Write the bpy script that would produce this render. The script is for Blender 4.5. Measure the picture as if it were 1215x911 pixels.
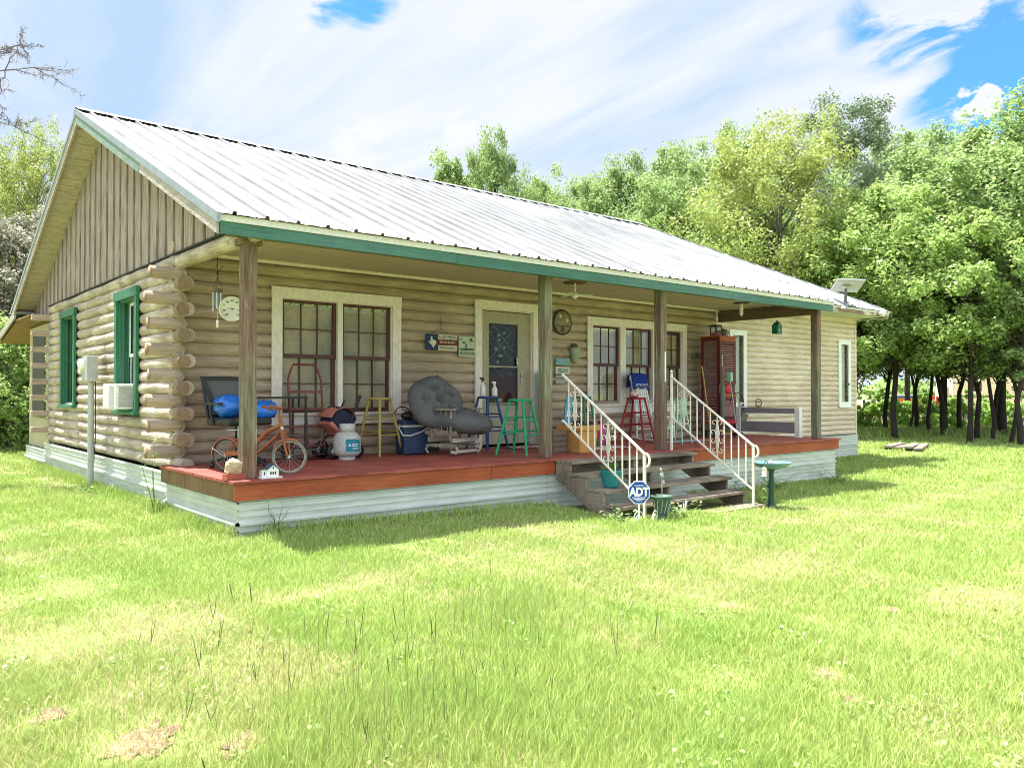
import bpy, bmesh, math, random
import numpy as np
from mathutils import Matrix, Vector, Euler
for o in list(bpy.data.objects): bpy.data.objects.remove(o)
S = bpy.context.scene
COL = S.collection
R = math.radians
# ---------------------------------------------------------------- camera
cam = bpy.data.objects.new('camera', bpy.data.cameras.new('camera')); COL.objects.link(cam)
YAW, PITCH = 0.6974, 0.0132
cam.location = (-2.7625, -7.2469, 0.8067)
cam.rotation_euler = Euler((math.pi/2 + PITCH, 0, -YAW), 'XYZ')
cam.data.sensor_width = 36; cam.data.lens = 950.07/1215*36
cam.data.shift_y = -1.6/1215
cam.data.clip_start = .05; cam.data.clip_end = 2000
S.camera = cam
# ---------------------------------------------------------------- light
SUNV = Vector((-.42, 1.0, 3.05)).normalized()       # towards the sun
EL = math.asin(SUNV.z)
world = bpy.data.worlds.new('World'); S.world = world; world.use_nodes = True
SKYROT = 60
def build_world():
    nt = world.node_tree; N = nt.nodes; L = nt.links
    for n in list(N): N.remove(n)
    out = N.new('ShaderNodeOutputWorld'); bg = N.new('ShaderNodeBackground'); bg.inputs[1].default_value = .15
    sky = N.new('ShaderNodeTexSky'); sky.sky_type = 'NISHITA'; sky.sun_disc = False
    sky.sun_elevation = EL; sky.sun_rotation = math.atan2(SUNV.x, SUNV.y)
    sky.air_density = 1.0; sky.dust_density = .4; sky.ozone_density = 1.5
    tc = N.new('ShaderNodeTexCoord')
    sep = N.new('ShaderNodeSeparateXYZ'); L.new(tc.outputs['Generated'], sep.inputs[0])
    def math_(op, a, b=None, clamp=False):
        m = N.new('ShaderNodeMath'); m.operation = op; m.use_clamp = clamp
        for i, v in enumerate((a, b)):
            if v is None: continue
            if isinstance(v, (int, float)): m.inputs[i].default_value = v
            else: L.new(v, m.inputs[i])
        return m.outputs[0]
    z = math_('ADD', math_('MAXIMUM', sep.outputs[2], 0.0), .16)
    u = math_('DIVIDE', sep.outputs[0], z); v = math_('DIVIDE', sep.outputs[1], z)
    cmb = N.new('ShaderNodeCombineXYZ'); L.new(u, cmb.inputs[0]); L.new(v, cmb.inputs[1])
    def noise(vec, scale, detail, rough, rot, sc, loc, dist=0):
        mp = N.new('ShaderNodeMapping'); mp.inputs['Rotation'].default_value = (0, 0, R(rot))
        mp.inputs['Scale'].default_value = sc; mp.inputs['Location'].default_value = loc
        L.new(vec, mp.inputs[0])
        n = N.new('ShaderNodeTexNoise'); n.inputs['Scale'].default_value = scale
        n.inputs['Detail'].default_value = detail; n.inputs['Roughness'].default_value = rough
        n.inputs['Distortion'].default_value = dist
        L.new(mp.outputs[0], n.inputs[0]); return n.outputs[0]
    broad = noise(cmb.outputs[0], .55, 5, .52, 35, (1, .55, 1), (4.3, 1.2, 0), .5)
    fine = noise(cmb.outputs[0], 1.7, 8, .55, 35, (1, .6, 1), (1.7, 6.1, 0), .4)
    s = math_('ADD', math_('MULTIPLY', broad, .72), math_('MULTIPLY', fine, .28))
    # patches of open blue sky (upper right and top middle of the sky)
    def patch(dx, dy, dz, r0, r1, amt):
        dv = Vector((dx, dy, dz)).normalized()
        vd = N.new('ShaderNodeVectorMath'); vd.operation = 'DOT_PRODUCT'
        L.new(tc.outputs['Generated'], vd.inputs[0]); vd.inputs[1].default_value = dv
        mr = N.new('ShaderNodeMapRange'); mr.interpolation_type = 'SMOOTHSTEP'
        mr.inputs[1].default_value = math.cos(R(r1)); mr.inputs[2].default_value = math.cos(R(r0))
        mr.inputs[3].default_value = 0; mr.inputs[4].default_value = amt
        L.new(vd.outputs['Value'], mr.inputs[0]); return mr.outputs[0]
    wob = noise(tc.outputs['Generated'], 7, 9, .58, 0, (1, 1, 2.2), (2.2, 8.4, 1.0), .6)
    wob = math_('MULTIPLY', math_('SUBTRACT', wob, .34), 4.0, True)
    wob2 = noise(tc.outputs['Generated'], 22, 9, .6, 0, (1, 1, 1.5), (5.2, 1.4, 2.0), .3)
    wob2 = math_('MULTIPLY', math_('SUBTRACT', wob2, .42), 7.0, True)
    for p in PATCHES: s = math_('SUBTRACT', s, math_('MULTIPLY', patch(*p), wob))
    for p in PUFFS: s = math_('ADD', s, math_('MULTIPLY', patch(*p), wob2))
    ramp = N.new('ShaderNodeMapRange'); ramp.interpolation_type = 'SMOOTHSTEP'
    ramp.inputs[1].default_value = .14; ramp.inputs[2].default_value = .42
    ramp.inputs[3].default_value = .10; ramp.inputs[4].default_value = .96
    L.new(s, ramp.inputs[0])
    dens = noise(cmb.outputs[0], 1.9, 8, .55, SKYROT, (1, .33, 1), (9.1, 3.3, 0), .5)
    for p in PUFFS: dens = math_('ADD', dens, math_('MULTIPLY', math_('MULTIPLY', patch(*p), wob2), .4))
    cr = N.new('ShaderNodeMapRange'); cr.inputs[1].default_value = .36; cr.inputs[2].default_value = .60
    cr.inputs[3].default_value = 0; cr.inputs[4].default_value = 1
    L.new(dens, cr.inputs[0])
    cc = N.new('ShaderNodeMix'); cc.data_type = 'RGBA'; L.new(cr.outputs[0], cc.inputs[0])
    cc.inputs[6].default_value = (1.10, 1.45, 1.85, 1); cc.inputs[7].default_value = (1.93, 1.95, 1.99, 1)
    mix = N.new('ShaderNodeMix'); mix.data_type = 'RGBA'
    L.new(ramp.outputs[0], mix.inputs[0]); tn = N.new('ShaderNodeMix'); tn.data_type = 'RGBA'; tn.blend_type = 'MULTIPLY'; tn.inputs[0].default_value = 1; tn.inputs[7].default_value = (.10, .36, .74, 1); L.new(sky.outputs[0], tn.inputs[6]); L.new(tn.outputs[2], mix.inputs[6]); L.new(cc.outputs[2], mix.inputs[7])
    # sky behind the camera and overhead made brighter, as added fill for the shaded porch
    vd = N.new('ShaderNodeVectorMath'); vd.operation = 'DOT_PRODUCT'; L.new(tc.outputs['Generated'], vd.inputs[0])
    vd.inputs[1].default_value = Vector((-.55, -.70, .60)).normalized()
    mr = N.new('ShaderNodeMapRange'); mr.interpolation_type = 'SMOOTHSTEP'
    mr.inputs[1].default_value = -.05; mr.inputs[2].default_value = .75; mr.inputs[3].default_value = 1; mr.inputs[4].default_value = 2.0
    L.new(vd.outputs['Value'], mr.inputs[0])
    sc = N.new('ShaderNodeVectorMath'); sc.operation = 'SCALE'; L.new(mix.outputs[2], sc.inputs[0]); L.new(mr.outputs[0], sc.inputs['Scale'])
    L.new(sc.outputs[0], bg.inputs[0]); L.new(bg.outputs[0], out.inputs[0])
PATCHES = [(0.838, 0.39, 0.383, 0, 3.51, 0.306), (0.847, 0.363, 0.388, 0, 3.78, 0.378), (0.855, 0.336, 0.395, 0, 3.78, 0.378), (0.863, 0.309, 0.4, 0, 4.05, 0.36), (0.889, 0.352, 0.292, 0, 2.97, 0.27), (0.896, 0.325, 0.303, 0, 3.51, 0.405), (0.901, 0.3, 0.315, 0, 3.78, 0.45), (0.905, 0.275, 0.325, 0, 4.32, 0.45), (0.394, 0.81, 0.435, 0, 2.7, 0.306), (0.425, 0.794, 0.435, 0, 2.97, 0.306), (0.45, 0.774, 0.445, 0, 2.97, 0.27), (0.479, 0.777, 0.409, 0, 4.05, 0.108)]
PUFFS = [(0.897, 0.324, 0.3, 0, 1.625, 0.8), (0.902, 0.311, 0.3, 0, 1.25, 0.7), (0.56, 0.765, 0.318, 0, 1.6, 0.18), (0.463, 0.835, 0.297, 0, 2.2, 0.18)]
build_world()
sun = bpy.data.objects.new('sun', bpy.data.lights.new('sun', 'SUN')); COL.objects.link(sun)
sun.data.energy = 5.0; sun.data.angle = R(.5); sun.data.color = (1, .97, .93)
sun.rotation_euler = SUNV.to_track_quat('Z', 'Y').to_euler()
S.render.engine = 'CYCLES'
S.view_settings.view_transform = 'Standard'; S.view_settings.look = 'None'
S.view_settings.gamma = 1; S.view_settings.exposure = 1.78; S.view_settings.use_curve_mapping = False
S.cycles.filter_width = .95; S.cycles.max_bounces = 6; S.cycles.diffuse_bounces = 3; S.cycles.transparent_max_bounces = 12
# ---------------------------------------------------------------- materials
MATS = {}
def mat(name, col, rough=.8, col2=None, nscale=6, stretch=(1, 1, 1), metal=0, bump=0, bscale=None,
        amt=.5, spots=None, spec=.4, trans=0, att=False, col3=None, n3=1.2, coat=0, contrast=.18, grain=(30,(1,1,1),.86,1.12)):
    if name in MATS: return MATS[name]
    m = bpy.data.materials.new(name); MATS[name] = m; m.use_nodes = True
    nt = m.node_tree; N = nt.nodes; L = nt.links; b = N['Principled BSDF']
    b.inputs['Roughness'].default_value = rough; b.inputs['Metallic'].default_value = metal
    b.inputs['Specular IOR Level'].default_value = spec
    if coat: b.inputs['Coat Weight'].default_value = coat
    col = (*col, 1); c = None
    tc = N.new('ShaderNodeTexCoord'); mp = N.new('ShaderNodeMapping'); mp.inputs['Scale'].default_value = stretch
    L.new(tc.outputs['Object'], mp.inputs[0])
    if col2 is None: col2 = tuple(x*.8 for x in col[:3])
    n = N.new('ShaderNodeTexNoise'); n.inputs['Scale'].default_value = nscale; n.inputs['Detail'].default_value = 6
    n.inputs['Roughness'].default_value = .62
    L.new(mp.outputs[0], n.inputs[0])
    mr = N.new('ShaderNodeMapRange'); mr.inputs[1].default_value = amt-contrast; mr.inputs[2].default_value = amt+contrast
    L.new(n.outputs[0], mr.inputs[0])
    mx = N.new('ShaderNodeMix'); mx.data_type = 'RGBA'; L.new(mr.outputs[0], mx.inputs[0])
    mx.inputs[6].default_value = col; mx.inputs[7].default_value = (*col2, 1); c = mx.outputs[2]
    if col3:
        n2 = N.new('ShaderNodeTexNoise'); n2.inputs['Scale'].default_value = n3; n2.inputs['Detail'].default_value = 4
        L.new(tc.outputs['Object'], n2.inputs[0])
        m2 = N.new('ShaderNodeMapRange'); m2.inputs[1].default_value = .42; m2.inputs[2].default_value = .62
        L.new(n2.outputs[0], m2.inputs[0])
        x2 = N.new('ShaderNodeMix'); x2.data_type = 'RGBA'; L.new(m2.outputs[0], x2.inputs[0])
        L.new(c, x2.inputs[6]); x2.inputs[7].default_value = (*col3, 1); c = x2.outputs[2]
    if spots:
        sc, thr, scol = spots
        n3_ = N.new('ShaderNodeTexNoise'); n3_.inputs['Scale'].default_value = sc; n3_.inputs['Detail'].default_value = 5
        n3_.inputs['Roughness'].default_value = .7
        L.new(mp.outputs[0], n3_.inputs[0])
        m3 = N.new('ShaderNodeMapRange'); m3.inputs[1].default_value = thr; m3.inputs[2].default_value = thr+.05
        L.new(n3_.outputs[0], m3.inputs[0])
        x3 = N.new('ShaderNodeMix'); x3.data_type = 'RGBA'; L.new(m3.outputs[0], x3.inputs[0])
        L.new(c, x3.inputs[6]); x3.inputs[7].default_value = (*scol, 1); c = x3.outputs[2]
    if grain:
        gs, gv, glo, ghi = grain
        gm = N.new('ShaderNodeMapping'); gm.inputs['Scale'].default_value = gv; L.new(tc.outputs['Object'], gm.inputs[0])
        gn = N.new('ShaderNodeTexNoise'); gn.inputs['Scale'].default_value = gs; gn.inputs['Detail'].default_value = 9; gn.inputs['Roughness'].default_value = .7
        L.new(gm.outputs[0], gn.inputs[0])
        gr = N.new('ShaderNodeMapRange'); gr.inputs[1].default_value = .36; gr.inputs[2].default_value = .62; gr.inputs[3].default_value = glo; gr.inputs[4].default_value = ghi
        L.new(gn.outputs[0], gr.inputs[0]); gx = N.new('ShaderNodeVectorMath'); gx.operation = 'SCALE'
        L.new(c, gx.inputs[0]); L.new(gr.outputs[0], gx.inputs['Scale']); c = gx.outputs[0]
    if att:
        at_ = N.new('ShaderNodeAttribute'); at_.attribute_name = 'rnd'
        hs = N.new('ShaderNodeHueSaturation')
        v1 = N.new('ShaderNodeMapRange'); v1.inputs[3].default_value = .62; v1.inputs[4].default_value = 1.45
        v2 = N.new('ShaderNodeMapRange'); v2.inputs[3].default_value = .485; v2.inputs[4].default_value = .515
        L.new(at_.outputs['Fac'], v1.inputs[0]); L.new(at_.outputs['Fac'], v2.inputs[0])
        L.new(v1.outputs[0], hs.inputs['Value']); L.new(v2.outputs[0], hs.inputs['Hue']); L.new(c, hs.inputs['Color'])
        c = hs.outputs[0]
    L.new(c, b.inputs['Base Color'])
    if bump:
        bn = N.new('ShaderNodeTexNoise'); bn.inputs['Scale'].default_value = bscale or nscale*3; bn.inputs['Detail'].default_value = 8
        L.new(mp.outputs[0], bn.inputs[0])
        bp = N.new('ShaderNodeBump'); bp.inputs['Strength'].default_value = bump; bp.inputs['Distance'].default_value = .02
        L.new(bn.outputs[0], bp.inputs['Height']); L.new(bp.outputs[0], b.inputs['Normal'])
    if trans:
        tr = N.new('ShaderNodeBsdfTranslucent'); L.new(c, tr.inputs[0])
        ms = N.new('ShaderNodeMixShader'); ms.inputs[0].default_value = trans
        o = N['Material Output']; L.new(b.outputs[0], ms.inputs[1]); L.new(tr.outputs[0], ms.inputs[2]); L.new(ms.outputs[0], o.inputs[0])
    return m
def glassmat(name, tint=(.55, .58, .56), gl=.12):
    if name in MATS: return MATS[name]
    m = bpy.data.materials.new(name); MATS[name] = m; m.use_nodes = True
    nt = m.node_tree; N = nt.nodes; L = nt.links
    for n in list(N): N.remove(n)
    o = N.new('ShaderNodeOutputMaterial'); t = N.new('ShaderNodeBsdfTransparent'); t.inputs[0].default_value = (*tint, 1)
    g = N.new('ShaderNodeBsdfGlossy'); g.inputs['Roughness'].default_value = .04; g.inputs[0].default_value = (.8, .85, .9, 1)
    f = N.new('ShaderNodeFresnel'); f.inputs[0].default_value = 1.5
    a = N.new('ShaderNodeMath'); a.operation = 'MULTIPLY_ADD'; a.inputs[1].default_value = .15; a.inputs[2].default_value = gl*.3
    L.new(f.outputs[0], a.inputs[0]); x = N.new('ShaderNodeMixShader'); L.new(a.outputs[0], x.inputs[0])
    L.new(t.outputs[0], x.inputs[1]); L.new(g.outputs[0], x.inputs[2]); L.new(x.outputs[0], o.inputs[0])
    return m
# ---------------------------------------------------------------- mesh builder
class MB:
    def __init__(s, M=None): s.v = []; s.f = []; s.n = 0; s.M = M or Matrix.Identity(4); s.smooth = []
    def add(s, vs, fs, sm=False):
        s.v += [tuple(s.M @ Vector(v)) for v in vs]
        s.f += [tuple(i+s.n for i in f) for f in fs]; s.smooth += [sm]*len(fs); s.n += len(vs); return s
    def box(s, x0, x1, y0, y1, z0, z1):
        return s.add([(x0,y0,z0),(x1,y0,z0),(x1,y1,z0),(x0,y1,z0),(x0,y0,z1),(x1,y0,z1),(x1,y1,z1),(x0,y1,z1)],
            [(0,3,2,1),(4,5,6,7),(0,1,5,4),(1,2,6,5),(2,3,7,6),(3,0,4,7)])
    def obox(s, c, size, rot=(0,0,0), taper=1):
        m = Matrix.Translation(c) @ Euler(rot).to_matrix().to_4x4(); a, b, h = [x/2 for x in size]; t = taper
        P = [(-a,-b,-h),(a,-b,-h),(a,b,-h),(-a,b,-h),(-a*t,-b*t,h),(a*t,-b*t,h),(a*t,b*t,h),(-a*t,b*t,h)]
        return s.add([m @ Vector(p) for p in P], [(0,3,2,1),(4,5,6,7),(0,1,5,4),(1,2,6,5),(2,3,7,6),(3,0,4,7)])
    def beam(s, p, q, w, h, up=(0,0,1)):          # rectangular bar from p to q
        p = Vector(p); q = Vector(q); d = (q-p).normalized(); u = Vector(up)
        if abs(d.dot(u)) > .98: u = Vector((0,1,0))
        a = d.cross(u).normalized()*w/2; b = a.cross(d).normalized()*h/2
        P = [p-a-b,p+a-b,p+a+b,p-a+b,q-a-b,q+a-b,q+a+b,q-a+b]
        return s.add(P, [(0,1,2,3),(7,6,5,4),(0,4,5,1),(1,5,6,2),(2,6,7,3),(3,7,4,0)])
    def tube(s, pts, r, seg=8, cap=True, closed=False):
        pts = [Vector(p) for p in pts]; n = len(pts); rs = r if isinstance(r, (list, tuple)) else [r]*n
        vs = []; prev = None
        for i, p in enumerate(pts):
            if closed: d = pts[(i+1) % n]-pts[i-1]
            else: d = pts[min(i+1, n-1)]-pts[max(i-1, 0)]
            d.normalize()
            if prev is None:
                u = Vector((0,0,1)) if abs(d.z) < .9 else Vector((1,0,0))
                a = d.cross(u).normalized()
            else: a = (prev-d*prev.dot(d)).normalized()
            prev = a; b = d.cross(a)
            for k in range(seg):
                t = 2*math.pi*k/seg; vs.append(p+(a*math.cos(t)+b*math.sin(t))*rs[i])
        fs = []
        for i in range(n if closed else n-1):
            for k in range(seg):
                i2 = (i+1) % n; k2 = (k+1) % seg
                fs.append((i*seg+k, i*seg+k2, i2*seg+k2, i2*seg+k))
        s.add(vs, fs, True)
        if cap and not closed:
            s.add(vs[:seg], [tuple(range(seg-1,-1,-1))]); s.add(vs[-seg:], [tuple(range(seg))])
        return s
    def lathe(s, prof, c=(0,0,0), seg=20, axis='z', cap=True):
        vs = []
        for r, z in prof:
            for k in range(seg):
                t = 2*math.pi*k/seg; x, y = r*math.cos(t), r*math.sin(t)
                P = {'z': (x,y,z), 'y': (x,z,y), 'x': (z,x,y)}[axis]
                vs.append((c[0]+P[0], c[1]+P[1], c[2]+P[2]))
        fs = [(i*seg+k, i*seg+(k+1) % seg, (i+1)*seg+(k+1) % seg, (i+1)*seg+k) for i in range(len(prof)-1) for k in range(seg)]
        s.add(vs, fs, True)
        if cap:
            if prof[0][0] > 1e-4: s.add(vs[:seg], [tuple(range(seg-1,-1,-1))])
            if prof[-1][0] > 1e-4: s.add(vs[-seg:], [tuple(range(seg))])
        return s
    def ball(s, c, r, sc=(1,1,1), seg=12, rings=8, noise=0, seed=0):
        rn = random.Random(seed)
        vs = []
        for i in range(rings+1):
            ph = math.pi*i/rings
            for k in range(seg):
                t = 2*math.pi*k/seg; q = 1+noise*rn.uniform(-1,1)
                vs.append((c[0]+r*q*sc[0]*math.sin(ph)*math.cos(t), c[1]+r*q*sc[1]*math.sin(ph)*math.sin(t), c[2]+r*q*sc[2]*math.cos(ph)))
        fs = [(i*seg+k, i*seg+(k+1) % seg, (i+1)*seg+(k+1) % seg, (i+1)*seg+k) for i in range(rings) for k in range(seg)]
        return s.add(vs, fs, True)
    def prism(s, poly, y0, y1, plane='xz'):        # polygon extruded along the third axis
        n = len(poly)
        def P(a, b, c): return {'xz': (a,c,b), 'xy': (a,b,c), 'yz': (c,a,b)}[plane]
        vs = [P(a,b,y0) for a,b in poly]+[P(a,b,y1) for a,b in poly]
        fs = [tuple(range(n)), tuple(range(2*n-1,n-1,-1))]+[(i,(i+1) % n+0,(i+1) % n+n,i+n) for i in range(n)]
        fs = [fs[0], fs[1]]+[(i+n,(i+1) % n+n,(i+1) % n,i) for i in range(n)]
        return s.add(vs, fs)
    def sweep(s, prof, a, b, axis='x', nseg=1):       # profile (u,v) lofted along an axis; open strip
        n = len(prof); vs = []
        for i in range(nseg+1):
            t = a+(b-a)*i/nseg
            vs += [(t,u,v) if axis == 'x' else (u,t,v) for u,v in prof]
        return s.add(vs, [(i*n+j, i*n+j+1, (i+1)*n+j+1, (i+1)*n+j) for i in range(nseg) for j in range(n-1)])
    def build(s, name, m, parent=None, bevel=0, fix=True):
        me = bpy.data.meshes.new(name); me.from_pydata(s.v, [], s.f)
        me.polygons.foreach_set('use_smooth', s.smooth)
        if fix:
            bm = bmesh.new(); bm.from_mesh(me); bmesh.ops.recalc_face_normals(bm, faces=bm.faces); bm.to_mesh(me); bm.free()
        me.update(); me.materials.append(m)
        o = bpy.data.objects.new(name, me); COL.objects.link(o)
        if parent: o.parent = parent
        if bevel:
            b = o.modifiers.new('bevel', 'BEVEL'); b.width = bevel; b.segments = 2; b.limit_method = 'ANGLE'; b.angle_limit = R(50)
        return o
def tag(o, label, cat, group=None, kind=None):
    if label: o['label'] = label
    if cat: o['category'] = cat
    if group: o['group'] = group
    if kind: o['kind'] = kind
    return o
def thing(name, label, cat, loc=(0,0,0), rz=0, group=None, rot=None):
    o = bpy.data.objects.new(name, None); COL.objects.link(o); o.location = loc
    o.rotation_euler = rot or (0,0,rz); o.empty_display_size = .1
    return tag(o, label, cat, group)
def copy_tree(o, parent=None):
    c = o.copy(); COL.objects.link(c); c.parent = parent
    for ch in list(o.children): copy_tree(ch, c)
    return c
def text(body, size, m, parent, M, name='lettering', align='CENTER', ext=.0015, sx=1, bold=0):
    cu = bpy.data.curves.new(name, 'FONT'); cu.body = body; cu.size = size; cu.align_x = align; cu.align_y = 'CENTER'; cu.extrude = ext
    cu.resolution_u = 3; cu.offset = bold
    t = bpy.data.objects.new(name, cu); COL.objects.link(t)
    me = bpy.data.meshes.new_from_object(t); bpy.data.objects.remove(t); bpy.data.curves.remove(cu)
    me.transform(M @ Matrix.Diagonal((sx,1,1,1))); me.materials.clear(); me.materials.append(m); me.name = name
    o = bpy.data.objects.new(name, me); COL.objects.link(o); o.parent = parent; return o
# matrix that stands text/drawings up: local x -> right, y -> up, facing -Y
def UP(x, y, z, rz=0, tilt=0): return Matrix.Translation((x,y,z)) @ Matrix.Rotation(rz,4,'Z') @ Matrix.Rotation(tilt,4,'X') @ Matrix.Rotation(R(90),4,'X')
rnd = random.Random(7)
def sm(t): t = min(max(t, 0), 1); return t*t*(3-2*t)
def gz(x, y):
    return -.52-.235*sm(x/10.5)+.012*math.sin(x*.9+y*.7)+.008*math.sin(x*2.3-y*1.7)
# palette
M_log = mat('painted_log', (.46,.35,.265), .75, (.34,.26,.195), 5, (.35,3,3), bump=.5, bscale=22, spots=(9,.70,(.14,.10,.06)), col3=(.50,.395,.30), n3=1.6, grain=(26,(.12,1.6,1.6),.74,1.14))
M_logx = mat('weathered_gable_log', (.44,.36,.275), .8, (.32,.255,.19), 5, (3,.35,3), bump=.6, bscale=22, spots=(7,.66,(.20,.155,.10)), col3=(.53,.455,.36), n3=2.2, grain=(26,(1.6,.12,1.6),.7,1.18))
M_side = mat('log_siding', (.66,.545,.42), .7, (.55,.45,.34), 5, (.35,3,3), bump=.35, bscale=20, spots=(10,.71,(.2,.14,.08)), col3=(.70,.60,.48), n3=1.3, grain=(26,(.12,1.6,1.6),.74,1.14))
M_end = mat('log_end_grain', (.27,.20,.135), .85, (.23,.15,.09), 14, bump=.5)
M_bat = mat('gable_boards', (.40,.32,.275), .85, (.27,.215,.18), 7, (3,3,.3), bump=.5, bscale=18, spots=(8,.66,(.13,.10,.08)), grain=(26,(1.6,1.6,.10),.5,1.3))
M_soff = mat('soffit_paint', (.47,.395,.335), .75, (.39,.325,.27), 4, spots=(5,.72,(.30,.2,.12)), grain=(20,(.4,1,1),.8,1.1))
M_ceil = mat('porch_ceiling_paint', (.56,.46,.38), .7, (.49,.40,.32), 3, (.3,2,1), grain=(26,(.12,1.6,1.6),.74,1.14))
M_trim = mat('cream_trim', (.83,.75,.70), .6, (.76,.68,.63), 3, (1,1,1), bump=.08, grain=(20,(1,1,.5),.86,1.08))
M_white = mat('white_paint', (.82,.82,.80), .5, (.74,.74,.71), 5)
M_maroon = mat('maroon_sash', (.105,.035,.028), .55, (.075,.024,.02), 6)
M_green = mat('green_fascia', (.052,.155,.112), .6, (.04,.12,.09), 3, (.4,1,2), bump=.12, spots=(6,.68,(.32,.42,.33)), col3=(.075,.17,.145), n3=.6, grain=(26,(.12,1.6,1.6),.74,1.14))
M_wgreen = mat('green_window_trim', (.04,.17,.09), .55, (.03,.12,.065), 5, spots=(8,.70,(.25,.42,.28)))
M_drip = mat('drip_edge', (.64,.62,.57), .6, (.5,.52,.42), 4, (.4,1,1))
M_roof = mat('metal_roof', (.38,.38,.375), .42, (.31,.31,.305), 2.5, (1.5,.25,1), metal=.55, bump=.05, spots=(40,.74,(.25,.21,.18)), col3=(.44,.44,.44), n3=.5, grain=(9,(2.2,.10,.3),.80,1.12))
M_rakem = mat('rake_trim_metal', (.30,.34,.36), .5, (.23,.26,.28), 4, metal=.2)
M_rakew = mat('weathered_fascia', (.43,.38,.34), .85, (.30,.26,.23), 6, (1,.4,3), bump=.4, spots=(5,.66,(.16,.10,.07)))
M_skirt = mat('skirt_metal', (.58,.62,.56), .5, (.51,.55,.49), 2, (.4,1,1.5), metal=.1, spots=(9,.74,(.32,.33,.22)), col3=(.55,.58,.53), n3=.8, grain=(9,(.2,.2,2.5),.82,1.12))
M_deck = mat('red_deck_paint', (.30,.062,.045), .55, (.22,.045,.035), 4, (.25,3,1), bump=.2, spots=(9,.69,(.42,.26,.22)), col3=(.36,.085,.06), n3=2, grain=(22,(.12,2,1),.66,1.25))
M_deckf = mat('orange_red_fascia', (.38,.075,.024), .6, (.28,.05,.018), 3, (.3,1,2), bump=.2, spots=(8,.72,(.18,.09,.04)), col3=(.38,.095,.03), n3=1, grain=(26,(.12,1.6,1.6),.74,1.14))
M_decks = mat('bare_rim_board', (.22,.13,.06), .8, (.14,.085,.04), 5, bump=.3)
M_post = mat('porch_post_wood', (.25,.155,.105), .85, (.12,.075,.05), 8, (3,3,.2), bump=1, bscale=16, spots=(8,.60,(.40,.34,.24)), col3=(.20,.20,.13), n3=1.1, grain=(26,(1.6,1.6,.10),.5,1.3))
M_gray = mat('weathered_grey_wood', (.25,.195,.145), .9, (.13,.098,.07), 6, (.3,4,4), bump=.9, bscale=18, spots=(7,.60,(.06,.048,.038)), col3=(.33,.27,.205), n3=2, grain=(26,(.12,1.6,1.6),.74,1.14))
M_beam = mat('brown_beam', (.16,.115,.08), .8, (.12,.085,.06), 5, (3,.3,3), bump=.3)
M_iron = mat('white_wrought_iron', (.80,.76,.66), .5, (.70,.62,.50), 9, spots=(12,.68,(.42,.2,.09)))
M_black = mat('black_plastic', (.018,.018,.02), .5)
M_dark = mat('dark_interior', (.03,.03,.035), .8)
M_shade = mat('window_shade', (.56,.47,.34), .9, (.46,.385,.28), 2.5, (1,1,.6), col3=(.30,.27,.22), n3=1.5)
M_glass = glassmat('window_glass', (.96,.97,.95), .0)
M_glassd = glassmat('dark_glass', (.75,.77,.77), .0)
M_steel = mat('galvanised_steel', (.48,.49,.47), .45, (.38,.39,.37), 8, metal=.5)
# ================================================================ SETTING
def sheet(name, x0, x1, y0, y1, nx, ny, m, dz=0):
    xs = np.linspace(x0,x1,nx); ys = np.linspace(y0,y1,ny)
    vs = [(x,y,gz(x,y)+dz) for y in ys for x in xs]
    fs = [(j*nx+i, j*nx+i+1, (j+1)*nx+i+1, (j+1)*nx+i) for j in range(ny-1) for i in range(nx-1)]
    me = bpy.data.meshes.new(name); me.from_pydata(vs, [], fs); me.polygons.foreach_set('use_smooth', [True]*len(fs)); me.materials.append(m)
    o = bpy.data.objects.new(name, me); COL.objects.link(o); o['kind'] = 'structure'; return o
def ground_mat():
    m = mat('lawn_soil', (.17,.21,.06), .95, (.24,.25,.09), 1.3, amt=.5, bump=.6, bscale=30, spots=(1.1,.665,(.46,.33,.21)), col3=(.15,.20,.05), n3=.35)
    return m
M_ground = ground_mat()
# one sheet to the horizon: fine near the house, coarse far away
def ground():
    ax = sorted(set([-900,-400,-200,-100,-60]+list(np.arange(-40,60.1,1.0))+[80,110,160,250,450,900]))
    vs = [(x,y,gz(x,y)) for y in ax for x in ax]; n = len(ax)
    fs = [(j*n+i, j*n+i+1, (j+1)*n+i+1, (j+1)*n+i) for j in range(n-1) for i in range(n-1)]
    me = bpy.data.meshes.new('ground'); me.from_pydata(vs, [], fs); me.polygons.foreach_set('use_smooth', [True]*len(fs)); me.materials.append(M_ground)
    o = bpy.data.objects.new('ground', me); COL.objects.link(o); o['kind'] = 'structure'
ground()
M_field = mat('dry_field', (.50,.42,.20), .95, (.40,.36,.15), .3, bump=.3, col3=(.30,.34,.12), n3=.05)
def field():
    mb = MB(); xs = np.linspace(38,400,30); ys = np.linspace(-60,400,30); n = 30
    vs = [(x,y,gz(x,y)+.03+.0005*x) for y in ys for x in xs]
    mb.add(vs, [(j*n+i, j*n+i+1, (j+1)*n+i+1, (j+1)*n+i) for j in range(n-1) for i in range(n-1)], True)
    o = mb.build('field', M_field, fix=False); o['kind'] = 'structure'
field()
M_dirt = mat('bare_dirt', (.20,.135,.08), .95, (.11,.072,.042), 14, bump=.9, spots=(22,.58,(.32,.26,.15)), col3=(.27,.18,.10), n3=9, grain=(60,(1,1,1),.5,1.4))
DIRT = ((-1.88,-4.02,.27,.16),(-1.60,-4.30,.20,.12),(.85,-5.28,.13,.10),(.62,-5.50,.10,.07),(1.6,-4.2,.12,.08),(-2.1,-3.55,.14,.09),(2.3,-4.9,.10,.07))
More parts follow.
